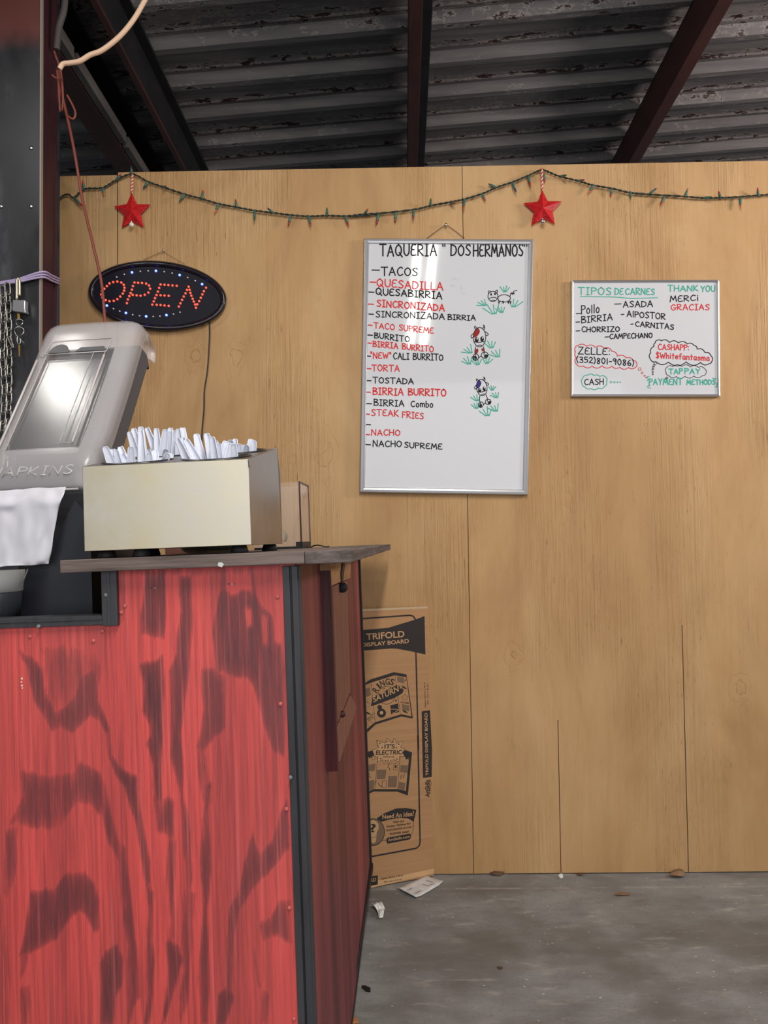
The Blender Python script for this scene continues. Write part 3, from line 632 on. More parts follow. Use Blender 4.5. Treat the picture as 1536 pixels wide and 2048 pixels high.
for c, t, x0, y0, x1, y1, h in lines:
    b = MB(); a0 = q7(x0, y0); a1 = q7(x1, y1); write(t, a0[0], a0[1], a1[0], a1[1], h/4.518, PL, FN, S_ if c != 'teal' else S_*1.05, b, 0.03)
    tag(b.build('handwriting', M_INK[c], root, recalc=False), '%s marker lettering' % c)
for x0, x1, y in ((495, 552, 308), (148, 186, 394), (144, 176, 471), (146, 180, 551), (553, 578, 402), (640, 662, 490), (408, 440, 606)): 
    b = MB(); scribble([q7(x0, y), q7(x1, y-2)], PL, FN, S_, b, False); b.build('bullet_dash', M_INK['black'], root, recalc=False)
b = MB(); scribble([q7(183, 240), q7(500, 244), q7(640, 256), q7(880, 250)], PL, FN, S_*0.8, b); b.build('underline', M_INK['teal'], root, recalc=False)
def cloud(anchor, c, w=S_*0.75, bulge=0.35):
    b = MB(); n = len(anchor); cx = sum(p[0] for p in anchor)/n; cy = sum(p[1] for p in anchor)/n
    for i in range(n):
        p = Vector(anchor[i]); q_ = Vector(anchor[(i+1) % n]); d = q_-p; nn = Vector((d.y, -d.x))
        if nn.dot((p+q_)/2-Vector((cx, cy))) < 0: nn = -nn
        pts = [q7(*(p+d*t+nn*(bulge*4*t*(1-t)*(0.62)))) for t in (0, .12, .3, .5, .7, .88, 1)]
        scribble(pts, PL, FN, w, b)
    return b.build('cloud_outline', M_INK[c], root, recalc=False)
cloud([(140, 700), (165, 682), (240, 690), (320, 700), (400, 706), (470, 735), (520, 780), (600, 795), (660, 815), (695, 850), (680, 880), (620, 880), (540, 878), (470, 868), (380, 865), (290, 868), (210, 866), (150, 850), (148, 790), (142, 740)], 'red')
cloud([(860, 660), (880, 635), (915, 640), (990, 655), (1070, 658), (1150, 668), (1210, 680), (1240, 715), (1310, 745), (1365, 775), (1370, 830), (1350, 845), (1270, 835), (1140, 830), (980, 832), (870, 830), (815, 800), (820, 750), (850, 690)], 'black', S_*0.85)
cloud([(965, 880), (1020, 872), (1100, 872), (1180, 876), (1250, 880), (1310, 895), (1320, 930), (1285, 955), (1210, 958), (1130, 960), (1050, 962), (985, 955), (958, 920)], 'black', S_*0.6)
cloud([(205, 980), (250, 950), (310, 955), (360, 962), (415, 970), (420, 1010), (405, 1050), (345, 1065), (280, 1070), (225, 1055), (200, 1020)], 'teal', S_*0.8)
for c, rings_ in (('red', [(720, 896, 13), (742, 930, 8), (764, 955, 6), (778, 972, 4)]), ('black', [(862, 840, 13), (850, 862, 9), (842, 880, 8), (838, 900, 7), (838, 922, 6), (838, 942, 5), (968, 974, 8), (955, 982, 6)]), ('teal', [(460, 1012, 9), (492, 1014, 7), (520, 1014, 6), (545, 1014, 4)])):
    b = MB()
    for x, y, r in rings_: scribble([q7(*p) for p in ell(x, y, r, r, 10)], PL, FN, S_*0.55, b)
    tag(b.build('bubble_trail', M_INK[c], root, recalc=False), '%s marker bubbles' % c)
b = MB(); scribble([q7(*p) for p in ((806, 962), (788, 966), (798, 990), (786, 1000))], PL, FN, S_*0.7, b); scribble([q7(*p) for p in ((814, 1046), (794, 1048), (798, 1064), (818, 1066))], PL, FN, S_*0.7, b)
scribble([q7(*p) for p in ((1378, 978), (1412, 980))], PL, FN, S_*0.7, b); scribble([q7(*p) for p in ((1400, 1054), (1416, 1056), (1416, 1020))], PL, FN, S_*0.7, b); b.build('brackets', M_INK['teal'], root, recalc=False)

# ------------------------------------------------------------------ OPEN sign
def qo(x, y): return 170+x/5.12, 480+y/5.12
YS = WY-0.028; rt = math.radians(4.5)
sg = thing('open_sign', 'oval black OPEN sign with red and blue LEDs', 'sign', at_y(316, 658, WY-0.01))
def oval(a, b_, y, n=64): return [at_y(x, yy, y) for x, yy in ell(314.5, 591.5, a, b_, n, rt)[:-1]]
M_SIGN = m_noisy('glossy_black_plastic', srgb(30, 28, 36), srgb(24, 22, 30), (30, 30, 30), 0.22)
M_FACE = mat('sign_face', srgb(22, 22, 34), 0.5, 0, Specular_IOR_Level=0.2)
b = MB(); b.loft([oval(138, 69, WY-0.004), oval(139, 70, WY-0.014), oval(138, 69, WY-0.024), oval(134, 65, YS-0.004), oval(130, 61, YS), oval(127, 58, YS+0.006), oval(126.5, 57.5, YS+0.012)], caps=False); b.build('frame', M_SIGN, sg, smooth_all=True)
b = MB(); b.prism(oval(127, 58, YS+0.008), oval(127, 58, WY-0.004)); b.build('face_panel', M_FACE, sg)
led_r = m_emit('red_led', srgb(255, 92, 70), 1.1); led_b = m_emit('blue_led', srgb(70, 90, 255), 9.0); led_w = mat('unlit_led', srgb(235, 235, 240), 0.3)
LED = dict(O=[(198, 500), (225, 473), (252, 446), (290, 432), (332, 427), (373, 437), (398, 460), (405, 490), (402, 520), (388, 550), (362, 580), (332, 607), (295, 624), (252, 628), (213, 617), (178, 590), (168, 560), (174, 527)],
 P=[(508, 437), (545, 440), (585, 442), (627, 448), (657, 467), (668, 500), (650, 540), (613, 562), (570, 572), (530, 568), (490, 563), (455, 577), (440, 610), (430, 648), (468, 545), (482, 510), (492, 473)],
 E=[(775, 457), (815, 460), (855, 463), (897, 467), (940, 470), (760, 492), (747, 530), (733, 565), (718, 597), (705, 630), (690, 663), (735, 665), (775, 667), (815, 672), (858, 676), (775, 567), (815, 570), (858, 573)],
 N=[(962, 683), (978, 650), (995, 615), (1012, 580), (1030, 547), (1045, 513), (1062, 480), (1072, 511), (1080, 543), (1090, 572), (1103, 603), (1115, 632), (1128, 662), (1137, 695), (1150, 660), (1170, 627), (1187, 593), (1203, 558), (1218, 525), (1240, 490)])
def led(proto, x, y, name, m, r):
    p = at_y(*qo(x, y), YS+0.008)
    if proto is None:
        b = MB(); b.lathe([(r, 0), (r, 0.002), (r*0.85, 0.004), (r*0.45, 0.0056), (r*0.05, 0.006)], p, Vector((0, -1, 0)), 10)
        o = b.build(name, m, sg, smooth_all=True); o['_p'] = list(p); return o
    o = proto.copy(); COL.objects.link(o); o.parent = sg; o.location = p-Vector(proto['_p']); return o
pr = None
for L in LED.values():
    for x, y in L:
        o = led(pr, x, y, 'red_led', led_r, 0.0040); pr = pr or o
pr = None
for x, y in ((482, 333), (727, 317), (970, 360), (1200, 453), (225, 672), (420, 748), (627, 783), (835, 770)):
    o = led(pr, x, y, 'blue_led', led_b, 0.0042); pr = pr or o
pr = None
for x, y in ((327, 382), (404, 354), (568, 324), (648, 319), (813, 327), (893, 342), (1052, 387), (1130, 420), (293, 706), (357, 731), (490, 768), (560, 778), (700, 786), (768, 782), (907, 761), (974, 742)):
    o = led(pr, x, y, 'unlit_led', led_w, 0.0028); pr = pr or o
for o in sg.children:
    if '_p' in o: del o['_p']
hang_wire(sg, [qo(595, 205), qo(800, 112), qo(1020, 240)], WY-0.008, mat('pale_string', srgb(170, 140, 100), 0.6), 'hanging_string')
nail(*qo(800, 104), 'bright nail above the OPEN sign', 0.004)
b = MB(); b.tube(smooth_path([at_y(*qo(1275, 835), WY-0.008), at_y(419, 680, WY-0.006), at_y(415, 740, WY-0.006), at_y(409, 780, WY-0.006), at_y(408, 820, WY-0.008), at_y(404, 870, WY-0.01), at_y(402, 960, WY-0.01), at_y(402, 1150, WY-0.01)], 5), 0.0026, 8); b.build('power_cord', M_BLACK, sg)

# ------------------------------------------------------------------ string lights
def q8(x, y): return 100+x/2.194, 320+y/2.194
def q9(x, y): return 700+x/1.837, y/1.837
YL = WY-0.014
wire = [q8(*p) for p in ((30, 200), (38, 175), (60, 155), (85, 152), (105, 165), (150, 128), (230, 122), (290, 88), (360, 62), (430, 95), (500, 120), (590, 150), (665, 170), (740, 192), (818, 207), (900, 222), (980, 232), (1060, 242), (1140, 247), (1215, 244), (1300, 246), (1380, 238), (1450, 235), (1530, 226))]
wire = wire[:-1]+[q9(*p) for p in ((0, 795), (100, 785), (235, 770), (300, 755), (370, 742), (420, 732), (490, 710), (540, 688), (600, 668), (655, 645), (700, 625), (720, 628), (770, 648), (840, 665), (890, 680), (960, 692), (1030, 708), (1110, 715), (1230, 722), (1300, 728), (1360, 727), (1450, 722), (1536, 715), (1700, 700), (1900, 672), (2080, 640), (2240, 672), (2420, 690))]
sl = thing('string_lights', 'unlit green string of small coloured lights draped along the top of the plywood', 'string lights', at_y(700, 433, YL))
M_GREEN = mat('green_wire', srgb(30, 44, 38), 0.5); M_SOCK = mat('green_socket', srgb(62, 104, 94), 0.5)
P_ = smooth_path([at_y(x, y, YL) for x, y in wire], 10)
b = MB()
for ph in (0, math.pi): b.tube([p+Vector((0, math.cos(i*1.1+ph)*0.0022, math.sin(i*1.1+ph)*0.0022)) for i, p in enumerate(P_)], 0.0019, 6)
b.build('wire', M_GREEN, sl)
BULB = [(q8(*a), q8(*c)) for a, c in (((150, 128), (142, 88)), ((230, 122), (238, 158)), ((290, 88), (315, 60)), ((360, 62), (355, 25)), ((430, 97), (408, 125)), ((105, 165), (148, 208)), ((500, 120), (516, 126)), ((590, 150), (565, 185)), ((665, 168), (672, 132)), ((740, 192), (722, 235)), ((818, 207), (815, 180)), ((898, 222), (898, 272)), ((980, 232), (966, 226)), ((1055, 245), (1045, 290)), ((1135, 247), (1146, 292)), ((1215, 244), (1217, 226)), ((1295, 247), (1312, 292)), ((1380, 238), (1392, 228)), ((1440, 240), (1430, 282)), ((1520, 230), (1515, 275)))]
BULB += [(q9(*a), q9(*c)) for a, c in (((105, 790), (97, 825)), ((168, 782), (165, 818)), ((233, 772), (233, 808)), ((295, 757), (296, 740)), ((370, 745), (385, 750)), ((420, 732), (418, 775)), ((485, 712), (498, 738)), ((535, 688), (508, 675)), ((596, 672), (612, 708)), ((655, 648), (664, 685)), ((712, 640), (716, 668)), ((775, 648), (786, 652)), ((838, 665), (848, 668)), ((895, 680), (872, 712)), ((962, 693), (957, 720)), ((1030, 705), (1030, 728)), ((1100, 712), (1122, 695)), ((1155, 722), (1138, 757)), ((1230, 722), (1242, 692)), ((1300, 728), (1312, 732)), ((1360, 725), (1345, 712)), ((1433, 728), (1436, 768)), ((1500, 720), (1498, 697)))]
BCOL = [m_glassy('bulb_'+n, c, 0.85, 0.2) for n, c in (('red', srgb(176, 40, 34)), ('green', srgb(44, 96, 66)), ('blue', srgb(40, 52, 96)), ('orange', srgb(206, 112, 54)), ('pink', srgb(150, 60, 84)))]
for i, (a, c) in enumerate(BULB):
    p = at_y(*a, YL); q_ = at_y(*c, YL-rnd.uniform(-0.004, 0.010)); d = (q_-p)
    if d.length < 0.02: d = d.normalized()*0.02+Vector((0, -0.022, 0))
    L = d.length; L = max(L, 0.03); d.normalize()
    b = MB(); b.lathe([(0.0030, L*0.55), (0.0034, L*0.66), (0.0026, L*0.84), (0.0004, L)], p, d, 10)
    bo = b.build('bulb', BCOL[(0, 3, 0, 1, 2, 0, 4, 1)[i % 8]], sl, smooth_all=True)
    b = MB(); b.lathe([(0.0022, -0.002), (0.0042, 0.002), (0.0046, L*0.5), (0.0034, L*0.62)], p, d, 10); b.build('socket', M_SOCK, bo, smooth_all=True)

# ------------------------------------------------------------------ star ornaments
M_STAR = m_noisy('red_star_card', srgb(206, 34, 38), srgb(176, 26, 32), (60, 60, 60), 0.35)
M_STARDK = mat('star_swirl', srgb(120, 16, 24), 0.4); M_STARLT = mat('star_glitter', srgb(240, 120, 112), 0.3)
M_CANE = mat('candy_cord_white', srgb(236, 206, 190), 0.6); M_CANER = mat('candy_cord_red', srgb(208, 84, 66), 0.6)
def star(tips, inner, ctr, topcord, bell, label, bellmat):
    Yb = WY-0.012; Yc = WY-0.034
    r_ = thing('star_ornament', label, 'ornament', at_y(ctr[0], max(t[1] for t in tips), Yb), 'red hanging stars')
    ring_ = []
    for k in range(5): ring_ += [at_y(*tips[k], Yb), at_y(*inner[k], Yb)]
    cf = at_y(*ctr, Yc); cb_ = at_y(*ctr, WY-0.003); b = MB()
    for i in range(10):
        j = (i+1) % 10; b.add([ring_[i], ring_[j], cf], [(0, 1, 2)]); b.add([ring_[i], ring_[j], cb_], [(1, 0, 2)])
    b.build('star', M_STAR, r_)
    b = MB(); bd = MB()
    for i in range(10):                                     # swirls and dots on alternate facets
        j = (i+1) % 10; A_, B_ = ring_[i], ring_[j]; n_ = (B_-A_).cross(cf-A_).normalized()
        if n_.y > 0: n_ = -n_
        g = (A_+B_+cf)/3+n_*0.0006; e1 = (cf-A_).normalized(); e2 = n_.cross(e1)
        if i % 2 == 0 or i == 5: b.ribbon([g+e1*(0.0065*(1-t*0.12)*math.cos(t*0.9))+e2*(0.0065*(1-t*0.12)*math.sin(t*0.9)) for t in [k*0.45 for k in range(15)]], 0.0013, n_)
        for f in (0.25, 0.5, 0.75):
            p = A_.lerp(B_, f)*0.86+cf*0.14+n_*0.0006; bd.add([p+e1*0.0012*math.cos(a)+e2*0.0012*math.sin(a) for a in [2*math.pi*k/6 for k in range(6)]], [list(range(6))])
    so = [o for o in r_.children if o.name.startswith('star')][0]
    b.build('swirls', M_STARDK, so, recalc=False); bd.build('glitter_dots', M_STARLT, so, recalc=False)
    ct = at_y(*tips[0], Yb-0.004); tp = at_y(*topcord, Yb-0.01); b = MB(); N = 28
    for ph in (0, math.pi):
        b.mi = 0 if ph == 0 else 1
        b.tube([ct.lerp(tp, k/N)+Vector((math.cos(k*1.2+ph)*0.0024, math.sin(k*1.2+ph)*0.0024, 0)) for k in range(N+1)], 0.0024, 6)
    b.build('hanging_cord', [M_CANE, M_CANER], r_)
    p = at_y(*bell, Yb-0.016); b = MB(); b.ball(p, 0.0085, 12); b.lathe([(0.003, 0.007), (0.0012, 0.014)], p, Vector((0, 0, 1)), 8); b.build('bell', bellmat, r_)
s1 = lambda x, y: (200+x/10.97, 320+y/10.97); s2 = lambda x, y: (1020+x/10.97, 330+y/10.97)
star([s1(695, 715), s1(1110, 975), s1(960, 1480), s1(475, 1500), s1(305, 1015)], [s1(805, 965), s1(895, 1190), s1(700, 1345), s1(525, 1205), s1(585, 965)], s1(690, 1120), s1(712, 320), s1(692, 1420), 'red star ornament above the OPEN sign, white bell at its base', mat('white_bell', srgb(236, 224, 206), 0.3))
star([s2(705, 545), s2(1140, 795), s2(985, 1305), s2(462, 1335), s2(295, 835)], [s2(830, 790), s2(935, 1010), s2(725, 1175), s2(520, 1030), s2(610, 800)], s2(725, 935), s2(700, 80), s2(715, 1240), 'red star ornament to the right, above the two whiteboards, silver bell at its base', M_STEEL)
nail(263, 349, 'small nail where the left star and string lights hang', 0.003, L=0.02)
nail(1084, 340, 'small nail where the right star and string lights hang', 0.003, L=0.02)

# ------------------------------------------------------------------ food stand
FV = 1.1425; TOPW = -0.0277; BOTW = -1.052
SL, SR0, SR1, BV = -1.35, -0.196, -0.218, 2.50
stand = thing('food_stand', 'red stained plywood food stand with black trim along its corner and window', 'food stand', S(-0.4, 1.5, -1.12), rot=S_ROT)
GR = [  # dark stain figure of the plywood face, traced on the panel, plus shade under the counter top: (strength, row offset, outline)
 (.80, 0, '100,470 130,500 160,500 210,560 230,680 280,780 330,760 385,700 420,600 470,565 490,600 500,720 560,860 575,1000 620,1080 700,1120 690,1229 640,1160 590,1090 555,1010 550,890 500,810 460,795 420,830 370,885 340,860 260,865 225,800 180,720 150,600 140,540'),
 (.42, 0, '210,450 480,450 540,560 500,640 430,600 380,700 330,750 280,770 230,660'),
 (.75, 0, '750,60 840,60 848,300 835,400 730,370 725,280 740,180'),
 (.85, 0, '830,490 840,640 825,800 830,900 822,1000 830,1229 800,1229 785,1050 752,940 772,900 770,850 735,770 740,640 720,540 790,530'),
 (.85, 0, '925,90 975,90 975,350 965,560 940,760 920,900 935,1050 930,1229 905,1100 880,1000 880,800 870,570 905,480 910,380 930,260 920,180'),
 (.70, 0, '1040,570 1100,560 1160,600 1165,860 1100,900 1040,980 1010,960 1030,880 1045,750'),
 (.80, 0, '1140,150 1200,190 1250,150 1310,180 1340,240 1400,290 1400,420 1440,440 1455,560 1455,1000 1400,980 1360,860 1330,740 1300,640 1270,600 1200,590 1110,560 1090,380 1100,290 1120,200'),
 (.60, 0, '1275,40 1290,40 1312,180 1295,180'), (.6, 0, '1136,30 1148,30 1152,170 1134,170'),
 (.50, 0, '1010,950 1050,980 1080,1229 1040,1229 1020,1100'), (.45, 0, '600,60 640,60 640,320 605,330'), (.35, 0, '610,40 1450,40 1450,75 610,75'),  # last entry: strip of shade under the counter top, put into the stain
 (.60, 1147, '400,-107 520,-50 545,20 560,120 600,250 640,420 640,620 660,780 625,600 610,400 560,300 520,170 470,100 410,85 350,140 310,225 230,230 140,205 50,200 120,60 110,-60 250,-30 390,-60'),
 (.60, 1147, '790,70 890,90 890,270 850,260 810,230'), (.42, 1147, '850,270 900,300 900,800 870,800 850,500'), (.80, 1147, '850,800 910,830 930,900 900,1010 880,1100 830,1229 850,1100 860,960'),
 (.52, 1147, '915,0 935,60 970,200 990,300 985,480 960,600 950,480 930,260 920,120'), (.52, 1147, '940,540 1000,560 970,900 960,1100 925,1229 920,1090 950,950 935,800'),
 (.75, 1147, '1040,0 1080,0 1060,150 1080,420 1060,640 1070,1000 1060,1229 1035,1229 1030,900 1045,600 1030,400 1040,200 1050,100'),
 (.80, 1147, '640,10 700,0 715,120 740,260 765,400 770,520 750,500 725,340 705,220 675,130'), (.75, 1147, '750,500 785,560 775,800 790,900 785,1000 765,1229 740,1229 765,1080 760,960 755,760 765,640'),
 (.60, 1147, '600,260 640,330 670,600 700,820 715,950 715,1080 680,1150 670,1229 650,1229 660,1000 660,830 630,700 615,450'), (.85, 1147, '540,860 600,830 625,900 620,1020 590,1100 575,1229 515,1229 520,1050 520,920'),
 (.70, 1147, '150,560 280,540 340,460 440,460 480,520 505,600 500,740 480,750 440,660 400,640 330,720 290,790 210,830 100,880 130,760 150,640'),
 (.50, 1147, '20,250 100,200 90,420 40,600 15,560'), (.40, 1147, '100,850 150,840 130,960 100,1000'),
 (.78, 1147, '1470,90 1480,320 1420,400 1300,520 1220,660 1195,780 1180,1050 1165,1040 1160,800 1175,640 1215,560 1250,420 1290,260 1330,360 1400,300 1430,160'),
 (.70, 1147, '1480,600 1490,820 1420,760 1350,800 1330,720 1390,680 1440,600'), (.80, 1147, '1110,1229 1120,1080 1170,1045 1200,1090 1150,1229'),
 (.55, 1147, '1300,830 1320,960 1340,1040 1325,1040 1300,920'), (.50, 1147, '1340,1050 1380,1080 1370,1229 1330,1229'), (.32, 1147, '0,700 30,720 50,900 60,1229 0,1229'), (.38, 1147, '100,1050 150,1030 160,1229 110,1229'),
 (-.6, 0, '1258,255 1285,255 1290,330 1268,335'), (-.6, 0, '1343,290 1366,300 1368,430 1350,420'),
]
GP = []
for st_, oy, txt in GR:
    pts = [s_at(float(x)/2.56, 1120+(float(y)+oy)/2.56, FV) for x, y in (q.split(',') for q in txt.split())]
    us_ = [p[0] for p in pts]; ws_ = [p[1] for p in pts]; GP.append((st_, pts, min(us_)-.02, max(us_)+.02, min(ws_)-.02, max(ws_)+.02))
def grain(u, w):
    best = 0.0; sub = 0.0
    for st_, pts, a0, a1, c0, c1 in GP:
        if not (a0 < u < a1 and c0 < w < c1): continue
        ins = False; dm = 9.0; n = len(pts); x1, y1 = pts[-1]
        for x2, y2 in pts:
            if (y1 > w) != (y2 > w) and u < (x2-x1)*(w-y1)/(y2-y1)+x1: ins = not ins
            dx, dy = x2-x1, y2-y1; t_ = ((u-x1)*dx+(w-y1)*dy)/(dx*dx+dy*dy+1e-12); t_ = min(1, max(0, t_))
            dm = min(dm, ((u-x1-t_*dx)*1.3)**2+((w-y1-t_*dy)*0.6)**2); x1, y1 = x2, y2
        d = math.sqrt(dm)*(1 if ins else -1); f = 0.6*min(1, max(0, (d+0.0055)/0.007))+0.4*min(1, max(0, (d+0.004)/0.016))
        if st_ < 0: sub = max(sub, f)
        else: best = max(best, st_*f)
    return best*(1-sub)
def axis_(a, b_, step): n = max(1, round((b_-a)/step)); return [a+(b_-a)*i/n for i in range(n+1)]
gu = [SL, -1.0, -0.8]+axis_(-0.680, -0.466, 0.0036)+axis_(-0.466, SR0, 0.0036)[1:]; gw = [BOTW, -0.9]+axis_(-0.72, -0.105, 0.0045)+axis_(-0.105, TOPW, 0.0045)[1:]
b = MB(); idx = {}; vals = []
for j, w in enumerate(gw):
    for i, u in enumerate(gu):
        if w > -0.1049 and u < -0.4661: continue
        idx[(i, j)] = len(b.v); b.v.append(S(u, FV, w)); vals.append(grain(u, w))
for j in range(len(gw)-1):
    for i in range(len(gu)-1):
        k4 = [(i, j), (i+1, j), (i+1, j+1), (i, j+1)]
        if all(k in idx for k in k4): b.f.append([idx[k] for k in k4]); b.m.append(0); b.sm.append(False)
o = b.build('front_panel', M_RED, stand, recalc=False)
at_ = o.data.attributes.new('grain', 'FLOAT', 'POINT'); at_.data.foreach_set('value', vals)
so = o.modifiers.new('thickness', 'SOLIDIFY'); so.thickness = 0.012; so.offset = -1
b = MB(); q_ = [(SR0, FV+0.002), (SR1, BV), (SR1-0.012, BV), (SR0-0.012, FV+0.002)]
b.prism([S(u, v, BOTW) for u, v in q_], [S(u, v, TOPW) for u, v in q_]); b.build('side_panel', M_REDSHADED, stand)
b = MB(); b.box(-1.10, SR0-0.012, FV+0.012, BV-0.01, BOTW+0.01, BOTW+0.03, S); b.build('base_panel', M_DARKSTEEL, stand)
b = MB(); b.box(-1.10, SR1-0.012, BV-0.012, BV, BOTW, -0.11, S); b.build('back_panel', M_DARKSTEEL, stand)
b = MB(); b.box(SL, -0.25, FV+0.012, 1.95, -0.118, -0.106, S); b.build('inner_shelf', M_BLACK, stand)
for v0 in (1.45, 2.2):
    b = MB(); pts = [S(u, v, BOTW+0.01) for u, v in ((-1.05, v0), (-0.42, v0), (-0.42, v0+0.1), (-1.05, v0+0.1))]
    b.prism([Vector((p.x, p.y, 0.0)) for p in pts], pts); b.build('skid', M_DARKSTEEL, stand)
# black trim
b = MB(); pr_ = [(-0.2135, FV), (-0.2135, FV-0.004), (-0.2035, FV-0.0045), (-0.2025, FV-0.0015), (-0.2005, FV-0.0015), (-0.1995, FV-0.008), (-0.191, FV-0.0085), (-0.1895, FV-0.004), (-0.1875, FV-0.003), (-0.1875, FV+0.012), (SR0, FV+0.014)]
b.prism([S(u-0.005*0, v, BOTW) for u, v in pr_], [S(u, v, TOPW-0.003) for u, v in pr_]); b.build('corner_trim', M_TRIM, stand, bevel=0.0006)
b = MB(); b.box(-0.2027, -0.2003, FV-0.0022, FV-0.001, BOTW, TOPW-0.004, S); b.build('trim_groove', M_TRIMDARK, stand)
b = MB(); b.box(-0.4875, -0.464, FV-0.009, FV+0.002, -0.1095, TOPW, S); b.box(-0.479, -0.474, FV-0.0105, FV-0.009, -0.1095, TOPW, S); b.build('window_trim', M_TRIM, stand, bevel=0.0012)
b = MB(); b.box(SL, -0.488, FV-0.008, FV+0.03, -0.1080, -0.0935, S); b.box(SL, -0.488, FV-0.0095, FV-0.008, -0.1005, -0.0985, S); b.build('window_trim', M_TRIM, stand, bevel=0.0012)
b = MB(); b.box(SR1-0.006, SR1+0.006, BV-0.022, BV+0.004, BOTW, TOPW, S); b.build('back_corner_trim', M_TRIMDARK, stand)
b = MB(); pts = [(SR0+0.001, FV+0.013), (SR1+0.0015, BV), (SR1-0.014, BV), (SR0-0.014, FV+0.013)]
b.prism([S(u, v, BOTW-0.012) for u, v in pts], [S(u, v, BOTW) for u, v in pts]); b.build('bottom_trim', M_TRIMDARK, stand)
pr = None
for i, (px, py) in enumerate(((250, 1212), (243, 1225), (60, 1273), (187, 1282), (205, 1262), (555, 1194), (561, 1408), (573, 1618), (579, 1816), (588, 2038))):
    u, w = s_at(px, py, FV)
    b = MB(); b.lathe([(0.0034, 0), (0.0032, 0.0012), (0.0022, 0.002), (0.0003, 0.0022)], S(u, FV, w), -EY, 10); b.build('screw', M_SCREW, stand)
for px, py in ((77, 1253), (212, 1190), (581, 1555)):
    u, w = s_at(px, py, FV-0.009)
    b = MB(); b.lathe([(0.003, -0.002), (0.003, 0.0012), (0.002, 0.002), (0.0003, 0.0022)], S(u, FV-0.009, w), -EY, 10); b.build('screw', M_TRIMSCREW, stand)
for x0, x1, py in ((301, 315, 1176), (455, 470, 1168)):
    u0, w = s_at(x0, py, FV); u1, w1 = s_at(x1, py, FV); b = MB(); b.tube([S(u0, FV-0.0008, w), S(u1, FV-0.0008, w1)], 0.0006, 6); b.build('staple', M_STEEL, stand)
b = MB(); M_CHIP = mat('bare_chip', srgb(230, 214, 190), 0.7)
for px, py, r in ((44, 1357, 2.4), (43, 1364, 1.8), (44, 1371, 2.2), (45, 1376, 1.6)):
    u, w = s_at(px, py, FV); b.add([S(u+r/1340*math.cos(a), FV-0.0004, w+r/1340*math.sin(a)) for a in [2*math.pi*k/7 for k in range(7)]], [list(range(7))])
b.build('paint_chips', M_CHIP, stand, recalc=False)
# folded wooden leaf bracket on the side panel
UO = -0.1818
def q5b(x, y): return 540+x/4.45, 1100+y/4.45
def side_poly(pts, u0, u1):
    P_ = [s_side(*q5b(x, y), u0) for x, y in pts]; b = MB(); b.prism([S(u0, v, w) for v, w in P_], [S(u1, v, w) for v, w in P_]); return b
br = side_poly([(545, 330), (690, 268), (715, 1262), (605, 1530)], UO, SR1+0.012).build('bracket_board', M_BARE2, stand)
side_poly([(606, 1580), (722, 1296), (775, 1400), (622, 1890)], UO+0.003, SR1+0.012).build('bracket_foot', M_BARE2, stand, bevel=0.002)
side_poly([(604, 1534), (714, 1270), (721, 1294), (606, 1576)], UO-0.006, SR1+0.012).build('bracket_slot', M_TRIMDARK, stand)
side_poly([(540, 98), (722, 98), (716, 250), (552, 318)], UO+0.002, SR1+0.012).build('bracket_block', M_BARE, stand, bevel=0.001)
side_poly([(652, 98), (672, 98), (664, 170), (652, 270), (640, 285), (636, 200)], UO+0.0045, UO+0.0015).build('split_crack', M_TRIMDARK, stand)
vn, _w = s_side(*q5b(575, 800), UO)
wt = s_at(655, 1125, 1.49)[1]; wb = s_at(672, 1532, 1.49)[1]
b = MB(); b.box(SR0-0.006, UO+0.0008, 1.455, 1.4795, wb, wt, S); b.build('bracket_edge', M_EDGE, stand)  # near face of the bracket as a strip darker than its board
v_, w_ = s_side(*q5b(637, 335), UO+0.004); b = MB(); b.ball(S(UO+0.006, v_, w_), 0.011, 10); b.build('bracket_bolt', M_RUBBER, stand)
v_, w_ = s_side(*q5b(650, 1462), UO+0.004); b = MB(); b.ball(S(UO+0.002, v_, w_), 0.007, 10); b.build('bracket_screw', M_EDGE, stand)

# countertop planks
CT0, CT1 = -0.0275, -0.0090
ct = thing('countertop', 'weathered grey brown plank counter top on the red stand', 'countertop', S(-0.3, 1.3, CT0), rot=S_ROT)
b = MB(); b.box(-0.541, -0.1765, 1.115, 2.10, CT0, CT1, S); b.build('plank', M_PLANK, ct, bevel=0.0012)
b = MB(); pts = [(-0.176, 1.1155), (-0.112, 1.1155), (-0.108, 1.12), (-0.109, 1.35), (-0.113, 1.8), (-0.118, 2.62), (-0.30, 2.62), (-0.30, 2.102), (-0.176, 2.102)]
b.prism([S(u, v, CT0-0.001) for u, v in pts], [S(u, v, CT1-0.0008) for u, v in pts]); tag(b.build('plank', m_wood('dark_weathered_plank', srgb(112, 100, 96), srgb(62, 52, 50), 30, 5, 120, 0.8), ct, bevel=0.0015), 'darker end plank')
u, w = s_at(441, 1129, 1.1145); b = MB(); b.prism([S(u+x, 1.1142, w+z) for x, z in ((-.004, -.002), (.002, -.004), (.005, 0), (.002, .003), (-.003, .003))], [S(u+x, 1.116, w+z) for x, z in ((-.004, -.002), (.002, -.004), (.005, 0), (.002, .003), (-.003, .003))]); b.build('paint_blob', mat('pale_blob', srgb(200, 204, 200), 0.5), ct)

